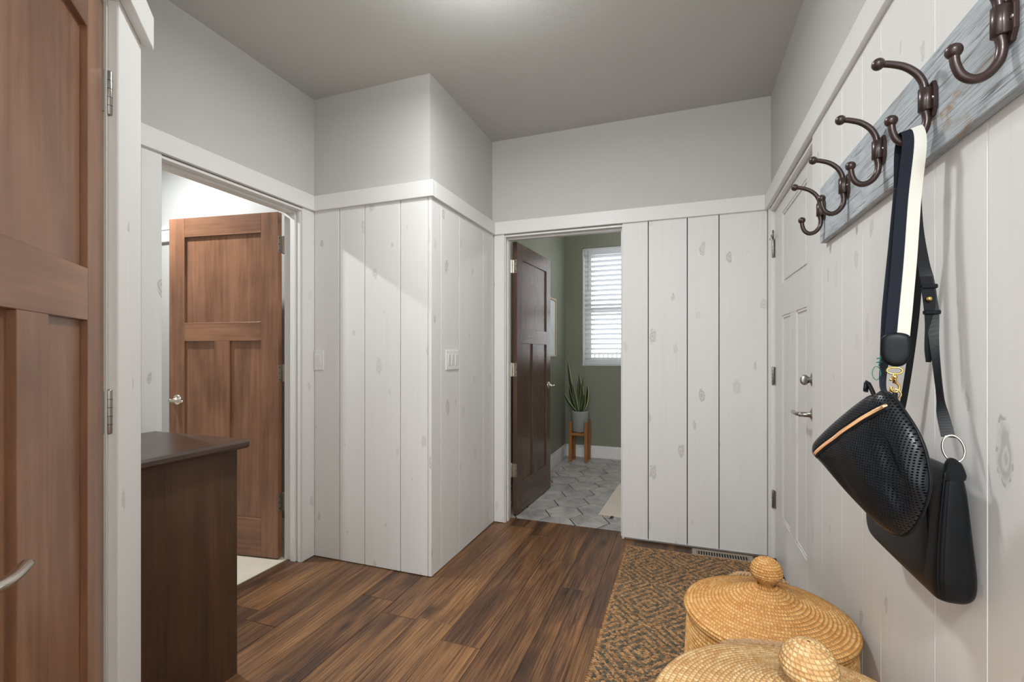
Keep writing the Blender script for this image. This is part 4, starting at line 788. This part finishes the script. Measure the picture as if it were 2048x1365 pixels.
# ------------------------------------------------------------------ ceiling lamps (all outside the picture; hall and green room ones added for fill)
def clamp_(loc, label):
    t = thing('ceiling_lamp', label, 'lamp', (*loc, H))
    put('canopy', [lathe([(0.15, 0.0), (0.152, -0.012), (0.145, -0.018)], 40)], M['nickel'], t)
    d = put('glass_dome', [lathe([(0.143, -0.018), (0.140, -0.034), (0.122, -0.055), (0.085, -0.071), (0.04, -0.079), (0.002, -0.081)], 40)], M['lampglass'], t)
    return t
clamp_(LAMP_MAIN, 'round frosted ceiling lamp glowing just above the top edge'); clamp_(FILL_HALL, 'unseen round frosted ceiling lamp added as fill in the hallway behind the camera'); clamp_(LAMP_ROOM, 'round frosted ceiling lamp in the carpeted room'); clamp_(FILL_BATH, 'unseen round frosted ceiling lamp added to brighten the green room')

# ------------------------------------------------------------------ green room things
PC = (-1.095, 5.235)
st = thing('plant_stand', 'honey brown wooden plant stand in the corner of the green room', 'plant stand', (*PC, 0.0005))
for sx, sy in ((-1, -1), (1, -1), (-1, 1), (1, 1)):
    box('leg', (sx * 0.088 - 0.017, sy * 0.088 - 0.014, 0), (sx * 0.088 + 0.017, sy * 0.088 + 0.014, 0.445), M['standwood'], st, 0.003, 2)
box('cross_bar', (-0.088, -0.014, 0.295), (0.088, 0.014, 0.330), M['standwood'], st, 0.002, 0); box('cross_bar', (-0.014, -0.088, 0.2945), (0.014, 0.088, 0.3295), M['standwood'], st, 0.002, 1)
for sy in (-1, 1): box('cross_bar', (-0.074, sy * 0.088 - 0.01, 0.295), (0.074, sy * 0.088 + 0.01, 0.325), M['standwood'], st, 0.002, 0)
pl = thing('snake_plant', 'potted snake plant with yellow-edged leaves on the wooden stand', 'plant', (*PC, 0.331))
pot = put('plant_pot', [lathe([(0.085, 0.0), (0.093, 0.006), (0.0985, 0.22), (0.0985, 0.232), (0.0895, 0.232), (0.088, 0.205), (0.002, 0.203)], 40)], M['pot'], pl)
put('soil', [lathe([(0.0875, 0.196), (0.087, 0.212), (0.04, 0.216), (0.001, 0.214)], 24)], M['soil'], pl)
def leaf(base, tip, w, bend, face):
    b, t = np.array(base, float), np.array(tip, float); n = 14; V = []; F = []; mi = []; fd = np.array([math.cos(face), math.sin(face), 0]); nn = np.array([-fd[1], fd[0], 0])
    for i in range(n + 1):
        s = i / n; p = b + (t - b) * s + np.array([bend[0], bend[1], 0]) * math.sin(PI * s) ; ww = w * (0.55 + 0.9 * s - 1.45 * s ** 2.6) ; ww = max(ww, 0.0008)
        for q, dpt in ((-1, .35), (-0.72, .12), (0, -.15), (0.72, .12), (1, .35)): V.append(p + fd * ww * q + nn * ww * dpt)
    m = len(V); V += [v + nn * 0.003 for v in V]
    for o_, fl_ in ((0, False), (m, True)):
        for i in range(n):
            for k in range(4):
                a = o_ + i * 5 + k; q = [a, a + 1, a + 6, a + 5]; F.append(q[::-1] if fl_ else q); mi.append(1 if k in (0, 3) else 0)
    for i in range(n):
        for k in (0, 4): a = i * 5 + k; F.append([a, a + 5, a + 5 + m, a + m]); mi.append(1)
    o = mesh('leaf', V, F, [M['leafd'], M['leafe']], (0, 0, 0), pl, smooth=True, fix=True); o.data.polygons.foreach_set('material_index', mi); return o
LV = [((-.02, 0, .21), (-.135, -.03, .82), .021, (-.02, 0)), ((.0, -.02, .21), (-.005, -.03, .665), .026, (0.01, 0)), ((.03, 0, .21), (.085, 0, .53), .024, (.02, 0)), ((-.03, -.02, .21), (-.17, -.05, .43), .020, (-.02, 0)), ((-.03, .0, .21), (-.125, .02, .505), .022, (-.02, 0)), ((.01, -.03, .21), (.035, -.06, .56), .024, (.01, 0)),
      ((-.015, -.03, .21), (-.075, -.05, .54), .021, (0, 0)), ((.03, .02, .21), (.075, .04, .50), .022, (.02, 0)), ((0, .03, .21), (.03, .05, .62), .02, (0, .01)), ((.02, -.03, .21), (.07, -.08, .44), .021, (.01, 0)), ((-.01, .03, .21), (-.04, .06, .57), .021, (0, 0))]
for i, (a, b, w, bd) in enumerate(LV): leaf(a, b, w * 1.3, bd, random.uniform(-0.5, 0.5))
pf = thing('picture_frame', 'pale framed picture on the sage green side wall, half hidden by the door', 'picture', (GX + 0.001, 4.74, 1.485))
L = [((0, -0.205, -0.31), (0.02, -0.185, 0.31)), ((0, 0.185, -0.31), (0.02, 0.205, 0.31)), ((0, -0.185, -0.31), (0.02, 0.185, -0.29)), ((0, -0.185, 0.29), (0.02, 0.185, 0.31))]
boxes('frame', L, M['frame'], pf, 0.002, 2); box('print', (0.002, -0.185, -0.29), (0.008, 0.185, 0.29), M['print'], pf, 0.0005)
# small cream rug with fringe
A0 = np.array([-0.596, 3.525]); ax = np.array([0.0445, 0.999]); ay = np.array([0.94, -0.34]); 
r2 = thing('bath_mat', 'cream woven cotton mat with fringe on the hexagon tiles', 'rug', (A0[0], A0[1], 0.0008), math.radians(-2.6))
box('mat', (0.0, 0.0, 0.0), (0.55, 0.86, 0.008), M['cream'], r2, 0.003)
fr = []
for i in range(46):
    x = 0.006 + i * 0.012
    for y0, s in ((0.0, -1), (0.86, 1)): fr.append(tube(smoothpath([(x, y0, 0.004), (x + random.uniform(-.006, .006), y0 + s * 0.022, 0.004), (x + random.uniform(-.012, .012), y0 + s * random.uniform(0.035, 0.05), 0.0022)], 5), 0.002, 5))
fo = put('fringe', fr, M['cream'], r2); fo['kind'] = 'stuff'
fo = put('dark_tassel', [tube([(0.10 + 0.006 * k, -0.005, 0.008), (0.098 + 0.007 * k, -0.03, 0.006), (0.092 + 0.009 * k, -0.052, 0.004)], 0.0022, 5) for k in range(3)], M['black'], r2)
fo['label'] = 'black tassel at the mat corner'
bpy.context.view_layer.update()
